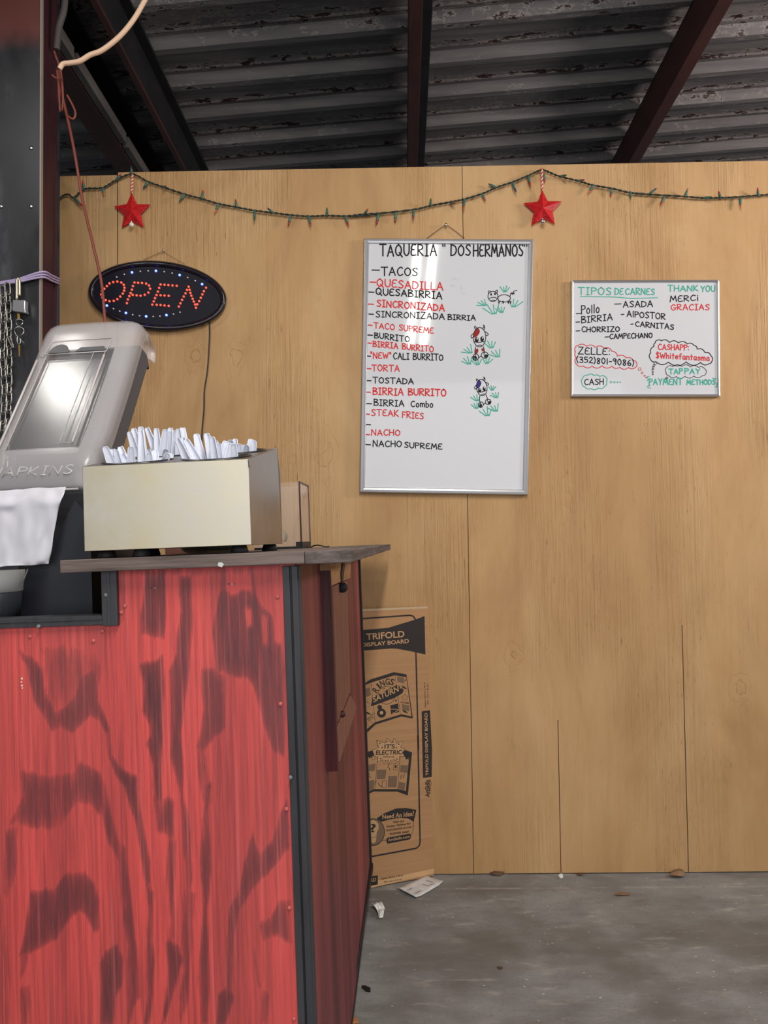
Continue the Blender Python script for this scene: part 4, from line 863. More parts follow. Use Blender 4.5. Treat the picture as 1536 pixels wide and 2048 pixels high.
# ------------------------------------------------------------------ stainless cutlery holder with its white cutlery
BU0, BU1, BV0, BV1 = -0.528, -0.2665, 1.17, 1.43
BW0, WF, WB = 0.0033, 0.1355, 0.181
def top_w(v): return WF+(WB-WF)*(v-BV0)/(BV1-0.02-BV0)
def m_stainless(name, a, b_, r0, r1):
    m = mat(name, a, 0.3, 1.0); t = NT(m)
    n = t.noise((9, 9, 9), sc=1.0, detail=6, rough=0.7); f = t.noise((4, 4, 300), sc=1.0, detail=2)
    t.color(t.mix(t.math('MULTIPLY', f, 0.25), t.ramp(n, [(0.35, b_), (0.65, a)]), b_)); t.roughness(t.ramp(n, [(0.3, G3(r0)), (0.7, G3(r1))])); return m
M_SSF = m_stainless('stainless_lit', srgb(214, 209, 198), srgb(206, 194, 164), 0.42, 0.6)
M_SSS = m_stainless('stainless_shaded', srgb(176, 172, 168), srgb(150, 146, 142), 0.3, 0.42)  # same steel as the front, toned down for the faces in shade
hd = thing('cutlery_holder', 'stainless steel four hole cutlery holder standing on the plank counter', 'cutlery holder', S(-0.4, 1.3, CT1), rot=S_ROT)
b = MB(); b.box(BU0, BU1, BV0, BV0+0.0015, BW0, WF, S); b.build('front_panel', M_SSF, hd, bevel=0.0006)
sp = [(BV0+0.0015, BW0), (BV1, BW0), (BV1, WB-0.045), (BV1-0.02, WB), (BV0+0.0015, WF)]
for u0, u1 in ((BU1-0.0015, BU1), (BU0, BU0+0.0015)):
    b = MB(); b.prism([S(u0, v, w) for v, w in sp], [S(u1, v, w) for v, w in sp]); b.build('side_panel', M_SSS, hd)
b = MB(); b.prism([S(BU0, v, w) for v, w in ((BV1-0.001, BW0), (BV1, BW0), (BV1, WB-0.045), (BV1-0.02, WB), (BV1-0.022, WB))], [S(BU1, v, w) for v, w in ((BV1-0.001, BW0), (BV1, BW0), (BV1, WB-0.045), (BV1-0.02, WB), (BV1-0.022, WB))]); b.build('back_panel', M_SSS, hd)
b = MB(); b.box(BU0+0.0015, BU1-0.0015, BV0+0.0015, BV1-0.001, BW0, BW0+0.0015, S); b.build('bottom_panel', M_SSS, hd)
b = MB(); um = (BU0+BU1)/2; vm = (BV0+BV1-0.02)/2; HR = 0.053; NC = 40; cups = {}
for key, (a0, a1, c0, c1) in dict(fl=(BU0, um, BV0, vm), fr=(um, BU1, BV0, vm), bl=(BU0, um, vm, BV1-0.02), br=(um, BU1, vm, BV1-0.02)).items():
    cu, cv = (a0+a1)/2, (c0+c1)/2; hu, hv = (a1-a0)/2, (c1-c0)/2; inn_, out_ = [], []
    for k in range(NC):
        a = 2*math.pi*(k+0.5)/NC; x, y = math.cos(a), math.sin(a); inn_.append((cu+HR*x, cv+HR*y))
        m_ = 1/max(abs(x)/hu, abs(y)/hv); out_.append((cu+x*m_, cv+y*m_))
    vs = [S(u, v, top_w(v)) for u, v in inn_+out_]; b.add(vs, [(k, (k+1) % NC, NC+(k+1) % NC, NC+k) for k in range(NC)])
    for sx in (-1, 1):                                           # square corners
        for sy in (-1, 1):
            kk = [p for p in out_ if (p[0]-cu)*sx > 0 and (p[1]-cv)*sy > 0]
            e1 = min(kk, key=lambda p: abs(p[1]-cv-sy*hv)+abs(p[0]-cu-sx*hu)); ks = sorted(kk, key=lambda p: abs(p[0]-cu-sx*hu)+abs(p[1]-cv-sy*hv))[:2]
            cpt = (cu+sx*hu, cv+sy*hv); b.add([S(u, v, top_w(v)) for u, v in (ks[0], ks[1], cpt)], [(0, 1, 2)])
    cups[key] = (cu, cv)
b.build('top_panel', M_SSS, hd)
for key, (cu, cv) in cups.items():
    rr = lambda r, h: [S(cu+r*math.cos(2*math.pi*k/NC), cv+r*math.sin(2*math.pi*k/NC), top_w(cv+r*math.sin(2*math.pi*k/NC))+h) for k in range(NC)]
    fl_ = lambda r, w: [S(cu+r*math.cos(2*math.pi*k/NC), cv+r*math.sin(2*math.pi*k/NC), w) for k in range(NC)]
    b = MB(); b.loft([rr(HR+0.004, 0.0004), rr(HR+0.003, 0.0022), rr(HR-0.002, 0.0022), rr(HR-0.004, -0.004), fl_(HR-0.006, BW0+0.012), fl_(0.002, BW0+0.011)], caps=False); b.build('cup', M_BLACK if False else m_noisy('cup_steel', srgb(120, 118, 116), srgb(70, 70, 70), (9, 9, 9), 0.35, 0.9), hd)
for fu, fv in ((-0.505, 1.20), (-0.445, 1.19), (-0.292, 1.20), (-0.286, 1.405), (-0.505, 1.405)):
    b = MB(); b.lathe([(0.013, 0), (0.0145, 0.002), (0.011, 0.0126)], S(fu, fv, CT1+0.0002), EZ, 16); b.build('foot', M_RUBBER, hd)
# slot marks on the right side panel
for pts in (((1382, 360), (1390, 420), (1400, 425)),):
    b = MB(); P_ = [S(BU1+0.0008, *s_side(190+x/4.518, 840+y/4.518, BU1+0.0008)) for x, y in pts]; b.tube(P_, 0.0006, 5); b.build('panel_slit', M_TRIMDARK, hd)

M_CUT = mat('white_plastic', srgb(218, 222, 236), 0.4, 0, Subsurface_Weight=0.0)
def cutlery_mesh():
    """handle tip at origin, running down -z, broad face to -y; spoon bowl at the lower end"""
    b = MB(); rings_ = []
    prof_ = [(0.0, .0026, .0012), (.0012, .0042, .0016), (.004, .0052, .0018), (.03, .0074, .0018), (.058, .0096, .0018), (.075, .0070, .0018), (.09, .0034, .0018), (.105, .0042, .0018), (.115, .011, .0020), (.13, .0155, .0022), (.142, .012, .0018), (.148, .003, .0012)]
    for d, hw, ht in prof_:
        rings_.append([Vector((hw*x, ht*y-(0.0012 if abs(x) == 1 else 0), -d)) for x, y in ((-1, -.6), (-.72, -.9), (-.6, .1), (.6, .1), (.72, -.9), (1, -.6), (1, .6), (.5, 1), (-.5, 1), (-1, .6))])
    b.loft(rings_, smooth=True); me = b.build('plastic_spoon', M_CUT, origin=Vector((0, 0, 0))); return me
proto = cutlery_mesh(); first = True
CUT = dict(
 fl=[(90, 240, 140, 375), (160, 262, 185, 375), (190, 268, 215, 375), (228, 240, 275, 370), (245, 305, 280, 375), (325, 240, 328, 378), (418, 90, 430, 370), (490, 295, 490, 370), (545, 275, 545, 370), (590, 340, 590, 365), (660, 300, 640, 355), (690, 305, 670, 355), (150, 320, 165, 375)],
 bl=[(312, 105, 375, 310), (350, 75, 400, 300), (415, 60, 430, 300), (470, 68, 540, 260), (557, 75, 570, 250), (638, 85, 620, 260), (685, 70, 680, 240), (690, 100, 665, 300), (720, 95, 700, 300), (750, 115, 735, 300), (755, 80, 760, 200), (790, 70, 800, 160), (600, 256, 610, 330), (640, 262, 635, 330), (480, 268, 500, 330)],
 fr=[(745, 165, 830, 355), (795, 160, 860, 355), (820, 175, 920, 360), (915, 125, 960, 345), (1008, 120, 1060, 345), (1060, 150, 1085, 340), (1085, 185, 1105, 335), (1115, 210, 1120, 310), (1185, 190, 1150, 330), (1230, 210, 1210, 330), (1250, 215, 1255, 320)],
 br=[(1225, 180, 1230, 260), (1270, 170, 1265, 260), (1300, 215, 1300, 285), (1325, 230, 1325, 285), (1350, 225, 1345, 285), (1375, 225, 1370, 285), (1410, 172, 1400, 275), (1440, 185, 1430, 275)])
CNAME = dict(fl='front left', bl='back left', fr='front right', br='back right')
for key, L in CUT.items():
    cu, cv = cups[key]
    for i, (tx, ty, bx, by) in enumerate(L):
        off = (i*0.618 % 1-0.5)*0.05; vb = cv+off*0.8; vt = vb+off*0.25
        ub, wb_ = s_at(190+bx/4.518, 840+by/4.518, vb); ut, wt_ = s_at(190+tx/4.518, 840+ty/4.518, vt)
        T_ = S(ut, vt, wt_); B_ = S(ub, vb, wb_); d = (T_-B_).normalized()
        zax = d; yax = (EY-zax*EY.dot(zax)).normalized(); xax = yax.cross(zax); ang = rnd.uniform(-0.4, 0.4)
        x2 = xax*math.cos(ang)+yax*math.sin(ang); y2 = zax.cross(x2)
        o = proto if first else proto.copy()
        if not first: COL.objects.link(o)
        first = False
        o.matrix_world = Matrix(((x2.x, y2.x, zax.x, T_.x), (x2.y, y2.y, zax.y, T_.y), (x2.z, y2.z, zax.z, T_.z), (0, 0, 0, 1)))
        tag(o, 'white plastic spoon standing handle up in the %s hole of the steel holder' % CNAME[key], 'spoon', 'white spoons in the %s hole' % CNAME[key])

# ------------------------------------------------------------------ things behind the holder on the counter
M_ACR = m_glassy('clear_acrylic', srgb(216, 196, 182), 0.16, 0.06)
case = thing('display_case', 'small clear acrylic case with dark edges standing behind the cutlery holder', 'display case', S(-0.36, 1.95, CT1), rot=S_ROT)
A0, A1, V0, V1, H1 = -0.425, -0.306, 1.90, 2.045, 0.157
b = MB()
for q_ in (((A0, A1), (V0, V0+0.003)), ((A0, A1), (V1-0.003, V1)), ((A1-0.003, A1), (V0+0.003, V1-0.003)), ((A0, A0+0.003), (V0+0.003, V1-0.003))): b.box(q_[0][0], q_[0][1], q_[1][0], q_[1][1], CT1+0.006, H1, S)
b.build('clear_walls', M_ACR, case)
b = MB(); M_DKEDGE = mat('dark_edge_strip', srgb(58, 36, 32), 0.4)
for u, v in ((A1, V0), (A1, V1)): b.box(u-0.0025, u+0.0012, v-0.002, v+0.002, CT1+0.005, H1+0.001, S)
b.box(A1-0.002, A1+0.0012, V0, V1, H1-0.002, H1+0.0015, S); b.build('edge_strips', M_DKEDGE, case)
b = MB(); b.box(A0, A1-0.014, V0-0.001, V1, CT1, CT1+0.006, S); b.box(A1-0.014, A1+0.0015, V0-0.002, V1, CT1, CT1+0.017, S); b.build('base', M_BLACK, case)
b = MB(); M_NOTE = m_noisy('banknote_paper', srgb(176, 182, 160), srgb(92, 98, 80), (120, 120, 120), 0.8); rows = []
for i in range(14):
    t_ = i/13; a = -0.6+t_*3.6; rows.append([S(-0.372+0.020*math.cos(a)*(1-0.4*t_)+0.010*t_, 1.94+dv, CT1+0.030+0.020*math.sin(a)) for dv in (-0.022, -0.008, 0.008, 0.022)])
b.loft(rows, closed=False, caps=False); o = b.build('banknote', M_NOTE, recalc=False); tag(o, 'curled grey green banknote inside the clear acrylic case', 'banknote')
o.modifiers.new('thick', 'SOLIDIFY').thickness = 0.0006
b = MB(); pts = [(-0.395, CT1+0.007), (-0.3705, CT1+0.007), (-0.388, CT1+0.045), (-0.412, CT1+0.045)]
b.prism([S(u, 1.925, w) for u, w in pts], [S(u, 1.927, w) for u, w in pts]); tag(b.build('paper_card', m_wood('grey_card', srgb(150, 138, 130), srgb(110, 100, 96), 4, 4, 60)), 'grey card leaning inside the clear case, left of the banknote', 'card')
b = MB(); b.lathe([(0.03, 0), (0.052, 0.001), (0.062, 0.007), (0.066, 0.015), (0.063, 0.015), (0.058, 0.008), (0.03, 0.004), (0.001, 0.004)], S(-0.425, 1.53, CT1), EZ, 40)
tag(b.build('glass_dish', m_glassy('dark_green_glass', srgb(36, 50, 48), 0.75, 0.05)), 'low dark green glass dish behind the cutlery holder, seen between its feet', 'dish')
b = MB(); b.box(-0.555, -0.475, 1.62, 1.66, -0.0089, 0.011, S); tag(b.build('wooden_block', M_BARE2, bevel=0.001), 'brown wooden block behind the left feet of the cutlery holder', 'block')
b = MB(); b.tube(smooth_path([S(-0.30, 2.02, CT1+0.002), S(-0.287, 1.99, CT1+0.006), S(-0.272, 1.97, CT1+0.006), S(-0.258, 1.98, CT1+0.002), S(-0.25, 2.0, CT1+0.002)], 5), 0.0018, 6)
tag(b.build('wire_end', M_BLACK), 'short black wire lying on the counter right of the acrylic case', 'wire')

# ------------------------------------------------------------------ napkin dispenser
DU0, DU1 = -0.760, -0.566
M_SMOKE = m_glassy('smoky_plastic', srgb(204, 200, 202), 0.34, 0.22)
M_SMOKE2 = m_glassy('clear_window', srgb(200, 198, 200), 0.07, 0.30)
M_FROST = mat('frosted_letters', srgb(196, 190, 190), 0.4)
M_DARKGREY = mat('dark_grey_plastic', srgb(62, 62, 66), 0.5); M_NAVY = mat('black_dispenser_body', srgb(30, 31, 38), 0.42)
nd = thing('napkin_dispenser', 'leaning napkin dispenser with smoky plastic cover and black base at the stand window', 'napkin dispenser', S(-0.66, 1.4, -0.105), rot=S_ROT)
# side profile (v, w) of the cover's outer skin, from the lower lip over the top to the back lip
sp = [(v, s_at(px, py, v)[1]) for px, py, v in ((146, 985, 1.315), (148, 978, 1.292), (152, 965, 1.287), (162, 930, 1.290), (168, 905, 1.302), (188, 850, 1.348), (225, 750, 1.432), (250, 682, 1.490), (262, 655, 1.515), (275, 643, 1.537), (287, 645, 1.556), (300, 660, 1.588), (313, 690, 1.622), (309, 714, 1.614))]
sp = [(p.x, p.y) for p in smooth_path([Vector((a, c, 0)) for a, c in sp], 4)]
n_ = len(sp); R_ = 0.030; rings_ = []
for i, (v, w) in enumerate(sp):
    a = sp[max(i-1, 0)]; c = sp[min(i+1, n_-1)]; tv, tw = c[0]-a[0], c[1]-a[1]; l = math.hypot(tv, tw); nv, nw = tw/l, -tv/l   # inward normal (towards +v, down)
    if nv < 0 and i < n_*0.5: pass
    ring = []
    D_ = 0.075 if i < n_-14 else 0.06
    for u_, dep in [(DU0, D_), (DU0, R_)]+[(DU0+R_*(1-math.cos(x)), R_*(1-math.sin(x))) for x in (0.4, 0.8, 1.2)]+[(DU0+R_, 0), ((DU0+DU1)/2, -0.002), (DU1-R_, 0)]+[(DU1-R_*(1-math.cos(x)), R_*(1-math.sin(x))) for x in (1.2, 0.8, 0.4)]+[(DU1, R_), (DU1, D_)]:
        # drop direction: towards the inside of the leaning body
        iv, iw = 0.83, -0.56
        bl_ = min(1.0, max(0.0, (i-n_*0.55)/(n_*0.3))); iv = iv*(1-bl_)+0.25*bl_; iw = iw*(1-bl_)-0.97*bl_
        if i > n_*0.8: dep = min(dep, 0.012+R_*0.4)
        ring.append(S(u_, v+iv*dep*(0.62), w+iw*dep*(0.62)))
    rings_.append(ring)
b = MB(); b.loft(rings_, closed=False, caps=False)
nr = len(rings_[0])
for fi in range(len(b.f)):
    k_, c0 = divmod(fi, nr-1)
    if 5 <= c0 <= 6 and 1.303 < sp[k_][0] < 1.472: b.m[fi] = 1
o = b.build('cover', [M_SMOKE, M_SMOKE2], nd, recalc=False, smooth_all=True)
m_ = o.modifiers.new('shell', 'SOLIDIFY'); m_.thickness = 0.003; m_.offset = 0
# inner body
body = [(1.345, 0.07), (1.352, 0.19), (1.50, 0.385), (1.545, 0.425), (1.585, 0.415), (1.600, 0.385)]+[(v, s_at(px, py, v)[1]) for px, py, v in ((300, 735, 1.586), (262, 850, 1.482), (243, 905, 1.436))]+[(1.42, 0.05), (1.42, -0.105), (1.36, -0.105)]
b = MB(); b.prism([S(DU0+0.026, v, w) for v, w in body], [S(DU1-0.003, v, w) for v, w in body]); b.build('body', M_DARKGREY, nd, bevel=0.004)
# dark side cheek seen below the cover edge
# front window pane and ribs lying on the cover face
FB = (1.302, s_at(168, 905, 1.302)[1]); FT = (1.490, s_at(250, 682, 1.490)[1])
def face_pt(u, s_, lift=0.0): # s_ 0..1 along the straight leaning part
    v = FB[0]+(FT[0]-FB[0])*s_; w = FB[1]+(FT[1]-FB[1])*s_
    return S(u, v-0.81*lift, w+0.59*lift)
b = MB()
def frame_line(pts, r=0.0014): b.tube([face_pt(u, s_, 0.002) for u, s_ in pts], r, 6)
frame_line([(-0.742, 0.05), (-0.744, 0.84)], 0.0022); frame_line([(-0.728, 0.04), (-0.728, 0.87), (-0.742, 0.87)], 0.0008); frame_line([(-0.634, 0.08), (-0.634, 0.90), (-0.611, 0.90), (-0.611, 0.08), (-0.634, 0.08)], 0.0008); frame_line([(-0.611, 0.08), (-0.611, 0.86)], 0.0022)
b.build('cover_ribs', M_FROST, nd)
b = MB(); P_ = [face_pt(-0.727, 0.02, -0.006), face_pt(-0.600, 0.02, -0.006), face_pt(-0.600, 0.86, -0.006), face_pt(-0.727, 0.86, -0.006)]; Q_ = [p+EY*0.004 for p in P_]
b.prism(P_, Q_); b.build('window_panel', mat('smoky_window', srgb(58, 57, 60), 0.2, 0, Specular_IOR_Level=0.3), nd)
b = MB(); c_ = lambda u, s_: face_pt(u, s_, 0.0035)
arc = [c_(-0.706+0.020*math.cos(a), 0.90+0.085*math.sin(a)) for a in [math.pi*k/10 for k in range(11)]]
b.add(arc, [list(range(len(arc)))]); b.add([c_(-0.672, 0.905), c_(-0.614, 0.905), c_(-0.616, 0.945), c_(-0.664, 0.945)], [(0, 1, 2, 3)]); o = b.build('latch_slots', M_DARKGREY, nd, recalc=False)
o.modifiers.new('t', 'SOLIDIFY').thickness = 0.001
b = MB()
b.tube([c_(-0.732, 0.885), c_(-0.728, 1.02), c_(-0.606, 1.025), c_(-0.608, 0.89), c_(-0.732, 0.885)], 0.0010, 6); b.build('latch_frame', M_FROST, nd)
# embossed word on the lower band
def emboss(txt, u0, u1, w0, h, v):
    b = MB(); gap = 0.2; tot = sum(GL[c][0]+gap for c in txt)-gap; k = (u1-u0)/tot; cur = 0
    for c in txt:
        w_, st_ = GL[c]
        for st in st_: b.tube([S(u0+(cur+gx)*k+gy*0.004, v+gy*0.005, w0+gy*h+(u0+(cur+gx)*k-u0)*0.0) for gx, gy in glyph(st)], 0.0015, 5)
        cur += w_+gap
    return b.build('embossed_lettering', M_FROST, nd)
emboss('NAPKINS', -0.745, -0.600, s_at(70, 951, 1.287)[1], 0.0155, 1.2855)
b = MB(); lw_ = s_at(100, 980, 1.29)[1]; b.tube([S(DU0+0.02, 1.2895, lw_), S(DU1-0.024, 1.2895, lw_)], 0.002, 6); b.build('cover_lip', M_FROST, nd)
# front plate of the base with its curved opening, foot
fp = [(s_at(px, py, 1.27)) for px, py in ((150, 1000), (120, 1060), (105, 1110), (56, 1138), (46, 1165), (28, 1205), (6, 1232))]
fp = [(u, max(w, -0.105)) for u, w in fp]
pol = [(DU1+0.004, -0.105), (DU1+0.004, 0.058)]+fp+[(fp[-1][0]-0.01, -0.105)]
b = MB(); b.prism([S(u, 1.27, w) for u, w in pol], [S(u, 1.30, w) for u, w in pol]); b.build('base_front', M_NAVY, nd)
b = MB(); b.tube([S(u, 1.2695, w) for u, w in fp[3:]], 0.0011, 6); tag(b.build('opening_edge', mat('pale_edge', srgb(190, 190, 186), 0.5), nd), 'pale rim of the curved opening')
b = MB(); b.box(DU0, DU1+0.004, 1.30, 1.55, -0.105, -0.095, S); b.box(DU1-0.004, DU1+0.004, 1.30, 1.55, -0.105, 0.10, S); b.build('base', M_NAVY, nd)
# hanging napkin
nk = MB(); rows = []
for i, (ya, xr_) in enumerate(((978, 132), (990, 128), (1004, 122), (1022, 117), (1045, 113), (1075, 107), (1100, 104), (1122, 99), (1131, 97))):
    row = []
    for k in range(14):
        t_ = k/13; px = -90+(xr_+90)*t_; py = ya-(px-50)*0.06+(4*math.sin(k*1.1+i*.5) if i in (1, 2) else 0)+rnd.uniform(-1, 1)
        v = 1.262-0.012*math.sin(min(i, 3)/3*math.pi*0.5)-0.006*math.sin(t_*7+i*0.35)-0.004*abs(math.sin(t_*16+i*0.8))-(0.004 if i == 2 else 0)+rnd.uniform(-.0022, .0022)
        u, w = s_at(px, py, v); row.append(S(u, v, w))
    rows.append(row)
cols = [smooth_path([r[k] for r in rows], 4) for k in range(14)]; rows = [smooth_path([c[i] for c in cols], 3) for i in range(len(cols[0]))]
nk.loft(rows, closed=False, caps=False); o = nk.build('napkin', mat('napkin_paper', srgb(206, 204, 212), 0.9), recalc=False, smooth_all=True)
o.modifiers.new('t', 'SOLIDIFY').thickness = 0.0005
tag(o, 'white paper napkin hanging out of the napkin dispenser', 'napkin')
# ribbed clear container in the opening
tub = thing('plastic_tub', 'clear ribbed plastic tub with dark lower part, below the hanging napkin', 'tub', S(-0.735, 1.26, -0.105), rot=S_ROT)
cu, cv = -0.703, 1.205
def ribbed(r, h, base): return [S(cu+(r+(0.0026 if k % 2 else 0))*math.cos(2*math.pi*k/64), cv+(r+(0.0026 if k % 2 else 0))*math.sin(2*math.pi*k/64), base+h) for k in range(64)]
b = MB(); b.loft([ribbed(0.048, 0, -0.056), ribbed(0.052, 0.034, -0.056)]); b.build('ribbed_rim', m_glassy('clear_ribbed_plastic', srgb(190, 190, 188), 0.38, 0.2), tub, smooth_all=False)
b = MB(); b.loft([ribbed(0.043, 0, -0.1055), ribbed(0.047, 0.049, -0.1055)]); b.build('tub_body', mat('dark_tub', srgb(44, 46, 52), 0.3), tub)

# ------------------------------------------------------------------ cardboard display-board carton leaning at the wall
PR = at_z(868, 1751, 0); PR.y = min(PR.y, 2.705); PLb = at_z(735, 1778, 0)
dirx = (PR-PLb); dirx.z = 0; dirx.normalize(); NB = Vector((dirx.y, -dirx.x, 0))         # front normal
PT = on_plane(857, 1213, PR, NB)
lean = (PT-PR); HB = PT.z; upd = Vector((-0.012*dirx.x, -0.012*dirx.y, 1)).normalized()
Wd = 0.40
cb = thing('cardboard_box', 'flat printed cardboard display board carton standing on edge against the plywood wall', 'cardboard box', PR-dirx*0.2)
def bp(s_, z, d=0): return PR+dirx*(s_-0.010*z/0.95)+NB*d+Vector((0, 0, z))
b = MB(); pts = [(-Wd, 0.003), (0, 0.003), (0, HB), (-Wd, HB)]
b.prism([bp(s_, z, 0) for s_, z in pts], [bp(s_, z, -0.022) for s_, z in pts]); b.build('carton', M_CARD, cb, bevel=0.001)
b = MB(); b.box(0, 1, 0, 1, 0, 1, lambda x, y, z: bp(-Wd+Wd*x, HB-0.006+0.0065*z, 0.0006-0.0232*y)); tag(b.build('top_tape', mat('clear_tape', srgb(196, 172, 140), 0.15), cb), 'shiny tape along the top edge')
def PB(px, py, d=0.0005): return on_plane(px, py, PR+NB*d, NB)
b = MB(); b.add([PB(868, 1737), PB(868, 1747), PB(742, 1776), PB(742, 1764)], [(0, 1, 2, 3)]); tag(b.build('bottom_flap', mat('pale_card', srgb(206, 164, 118), 0.8), cb, recalc=False), 'paler flap edge at the bottom')
_fc = [0]
def text_mesh(txt):
    cu_ = bpy.data.curves.new('t', 'FONT'); cu_.body = txt; cu_.offset = 0.02; cu_.resolution_u = 3
    ob = bpy.data.objects.new('t', cu_); COL.objects.link(ob); bpy.context.view_layer.update()
    me = bpy.data.meshes.new_from_object(ob.evaluated_get(bpy.context.evaluated_depsgraph_get()))
    vs = [(v.co.x, v.co.y) for v in me.vertices]; fs = [list(p.vertices) for p in me.polygons]
    bpy.data.objects.remove(ob); bpy.data.curves.remove(cu_); bpy.data.meshes.remove(me); return vs, fs
def print_text(txt, quad, m, d=0.0012, name='printed_text', plane=PB):
    """quad: image points bottom-left, bottom-right, top-right, top-left"""
    vs, fs = text_mesh(txt); xs = [v[0] for v in vs]; ys = [v[1] for v in vs]; x0, x1, y0, y1 = min(xs), max(xs), min(ys), max(ys)
    q_ = [Vector(p) for p in quad]; out = []
    for x, y in vs:
        a = (x-x0)/(x1-x0); c = (y-y0)/(y1-y0); p = (q_[0]*(1-a)+q_[1]*a)*(1-c)+(q_[3]*(1-a)+q_[2]*a)*c; out.append(plane(p.x, p.y, d))
    b = MB(); b.add(out, fs); return b.build(name, m, cb, recalc=False)
def ppoly(pts, m, name, d=0.0007):
    b = MB(); b.add([PB(x, y, d) for x, y in pts], [list(range(len(pts)))]); return b.build(name, m, cb, recalc=False)
def pline(ptss, w, m, name, d=0.0008, smooth=False):
    b = MB()
    for pts in ptss:
        P_ = [PB(x, y, d) for x, y in pts]; b.ribbon(smooth_path(P_, 4) if smooth else P_, w, NB)
    return b.build(name, m, cb, recalc=False)
k1 = lambda x, y: (700+x/6.828, 1200+y/6.828)
k2 = lambda x, y: (700+x/6.025, 1460+y/6.025)
K1 = lambda L: [k1(*p) for p in L]; K2 = lambda L: [k2(*p) for p in L]
pline([K1([(120, 258), (820, 208), (862, 220), (892, 262), (898, 300)]), K1([(900, 690), (935, 2048)])+K2([(818, 60), (845, 1350), (838, 1390), (800, 1425), (230, 1530), (150, 1545)])], 0.0052, M_PRINT, 'printed_border')
ppoly(K1([(120, 415), (520, 380), (890, 268), (1018, 220), (1030, 745), (880, 708), (640, 664), (560, 662), (120, 695)]), M_PRINT, 'printed_banner')
print_text('TRIFOLD', K1([(225, 548), (745, 508), (742, 418), (220, 458)]), M_CARDTEXT); print_text('DISPLAY BOARD', K1([(165, 642), (805, 588), (803, 530), (160, 588)]), M_CARDTEXT)
# saturn poster
ppoly(K1([(120, 1190), (180, 1150), (280, 1085), (600, 985), (770, 1015), (860, 1618), (700, 1590), (350, 1700), (225, 1820), (120, 1900)]), M_PRINT, 'poster_print')
ppoly(K1([(120, 1225), (200, 1165), (285, 1130), (610, 1028), (768, 1055), (840, 1590), (700, 1560), (345, 1668), (215, 1775), (120, 1850)]), M_CARD, 'poster_field', 0.0009)
pline([K1([(285, 1110), (345, 1668)]), K1([(612, 1028), (690, 1560)])], 0.0012, M_PRINT, 'poster_folds', 0.0011)
pline([K1(ell(498, 1300, 118, 122, 30))], 0.0016, M_PRINT, 'planet_outline', 0.0011)
ppoly(K1([(285, 1450), (300, 1380), (660, 1235), (700, 1200), (735, 1225), (715, 1275), (600, 1340), (330, 1440)]), M_PRINT, 'planet_ring', 0.0013)
for i, (c, x, y, a) in enumerate((('R', 350, 1228, -0.95), ('I', 392, 1175, -0.72), ('N', 442, 1138, -0.35), ('G', 512, 1115, 0.02), ('S', 575, 1120, 0.32))):
    w_, h_ = (30, 44) if c != 'I' else (13, 44); ca, sa = math.cos(a), math.sin(a)
    Rr = lambda dx, dy: k1(x+dx*ca-dy*sa, y+dx*sa+dy*ca); print_text(c, [Rr(-w_, h_), Rr(w_, h_), Rr(w_, -h_), Rr(-w_, -h_)], M_PRINT)
ppoly(K1([(300, 1330), (640, 1160), (680, 1180), (680, 1230), (330, 1405), (305, 1395)]), M_PRINT, 'title_backing', 0.0014)
print_text('SATURN', K1([(322, 1402), (668, 1248), (655, 1165), (308, 1322)]), M_CARDTEXT, 0.0017); print_text('OF', K1([(445, 1228), (482, 1215), (478, 1190), (441, 1205)]), M_PRINT)
for c, r in (((430, 1545), 62), ((405, 1465), 32)): ppoly(K1(ell(c[0], c[1], r, r, 18)[:-1]), M_PRINT, 'planet_print', 0.0011)
ppoly(K1(ell(430, 1540, 24, 24, 14)[:-1]), M_CARDTEXT, 'planet_core', 0.0014)
ppoly(K1([(550, 1440), (655, 1412), (670, 1530), (560, 1560)]), M_PRINT, 'space_panel', 0.0011); pline([K1([(560, 1490), (640, 1495), (655, 1508), (580, 1550)])], 0.0018, M_CARDTEXT, 'space_lines', 0.0014, True)
for L in ([(640, 1045), (735, 1058), (745, 1140), (650, 1120)], [(705, 1420), (805, 1440), (815, 1520), (715, 1505)], [(195, 1220), (270, 1190), (285, 1300), (205, 1330)]): ppoly(K1(L), M_PRINTGREY, 'text_block', 0.0011)
for x, y in ((740, 1195), (752, 1525), (245, 1545)): ppoly(K1([(x-40, y-28), (x, y-14), (x+20, y), (x+42, y+22), (x+5, y+16), (x-20, y+4)]), M_PRINT, 'small_planet', 0.0011)
def star_pts(x, y, r, ri=0.45): return [(x+(r if k % 2 == 0 else r*ri)*math.sin(math.pi*k/5), y-(r if k % 2 == 0 else r*ri)*math.cos(math.pi*k/5)) for k in range(10)]
for x, y, r in ((750, 1330, 50), (240, 1430, 46), (275, 1690, 50)): S_p = star_pts(x, y, r, 0.55); pline([K1(S_p+[S_p[0]])], 0.001, M_PRINT, 'star_outline', 0.0011)
ppoly(K1(star_pts(628, 1372, 18)), M_PRINT, 'small_star', 0.0011); ppoly(K1(star_pts(757, 1095, 16)), M_PRINT, 'small_star', 0.0011)
print_text('PHOEBE', K1([(695, 1410), (805, 1420), (803, 1395), (693, 1385)]), M_PRINT)
print_text('GALILEO', K1([(218, 1655), (325, 1560), (322, 1535), (215, 1630)]), M_PRINT); print_text('1610', K1([(255, 1652), (318, 1608), (314, 1585), (251, 1630)]), M_PRINT)
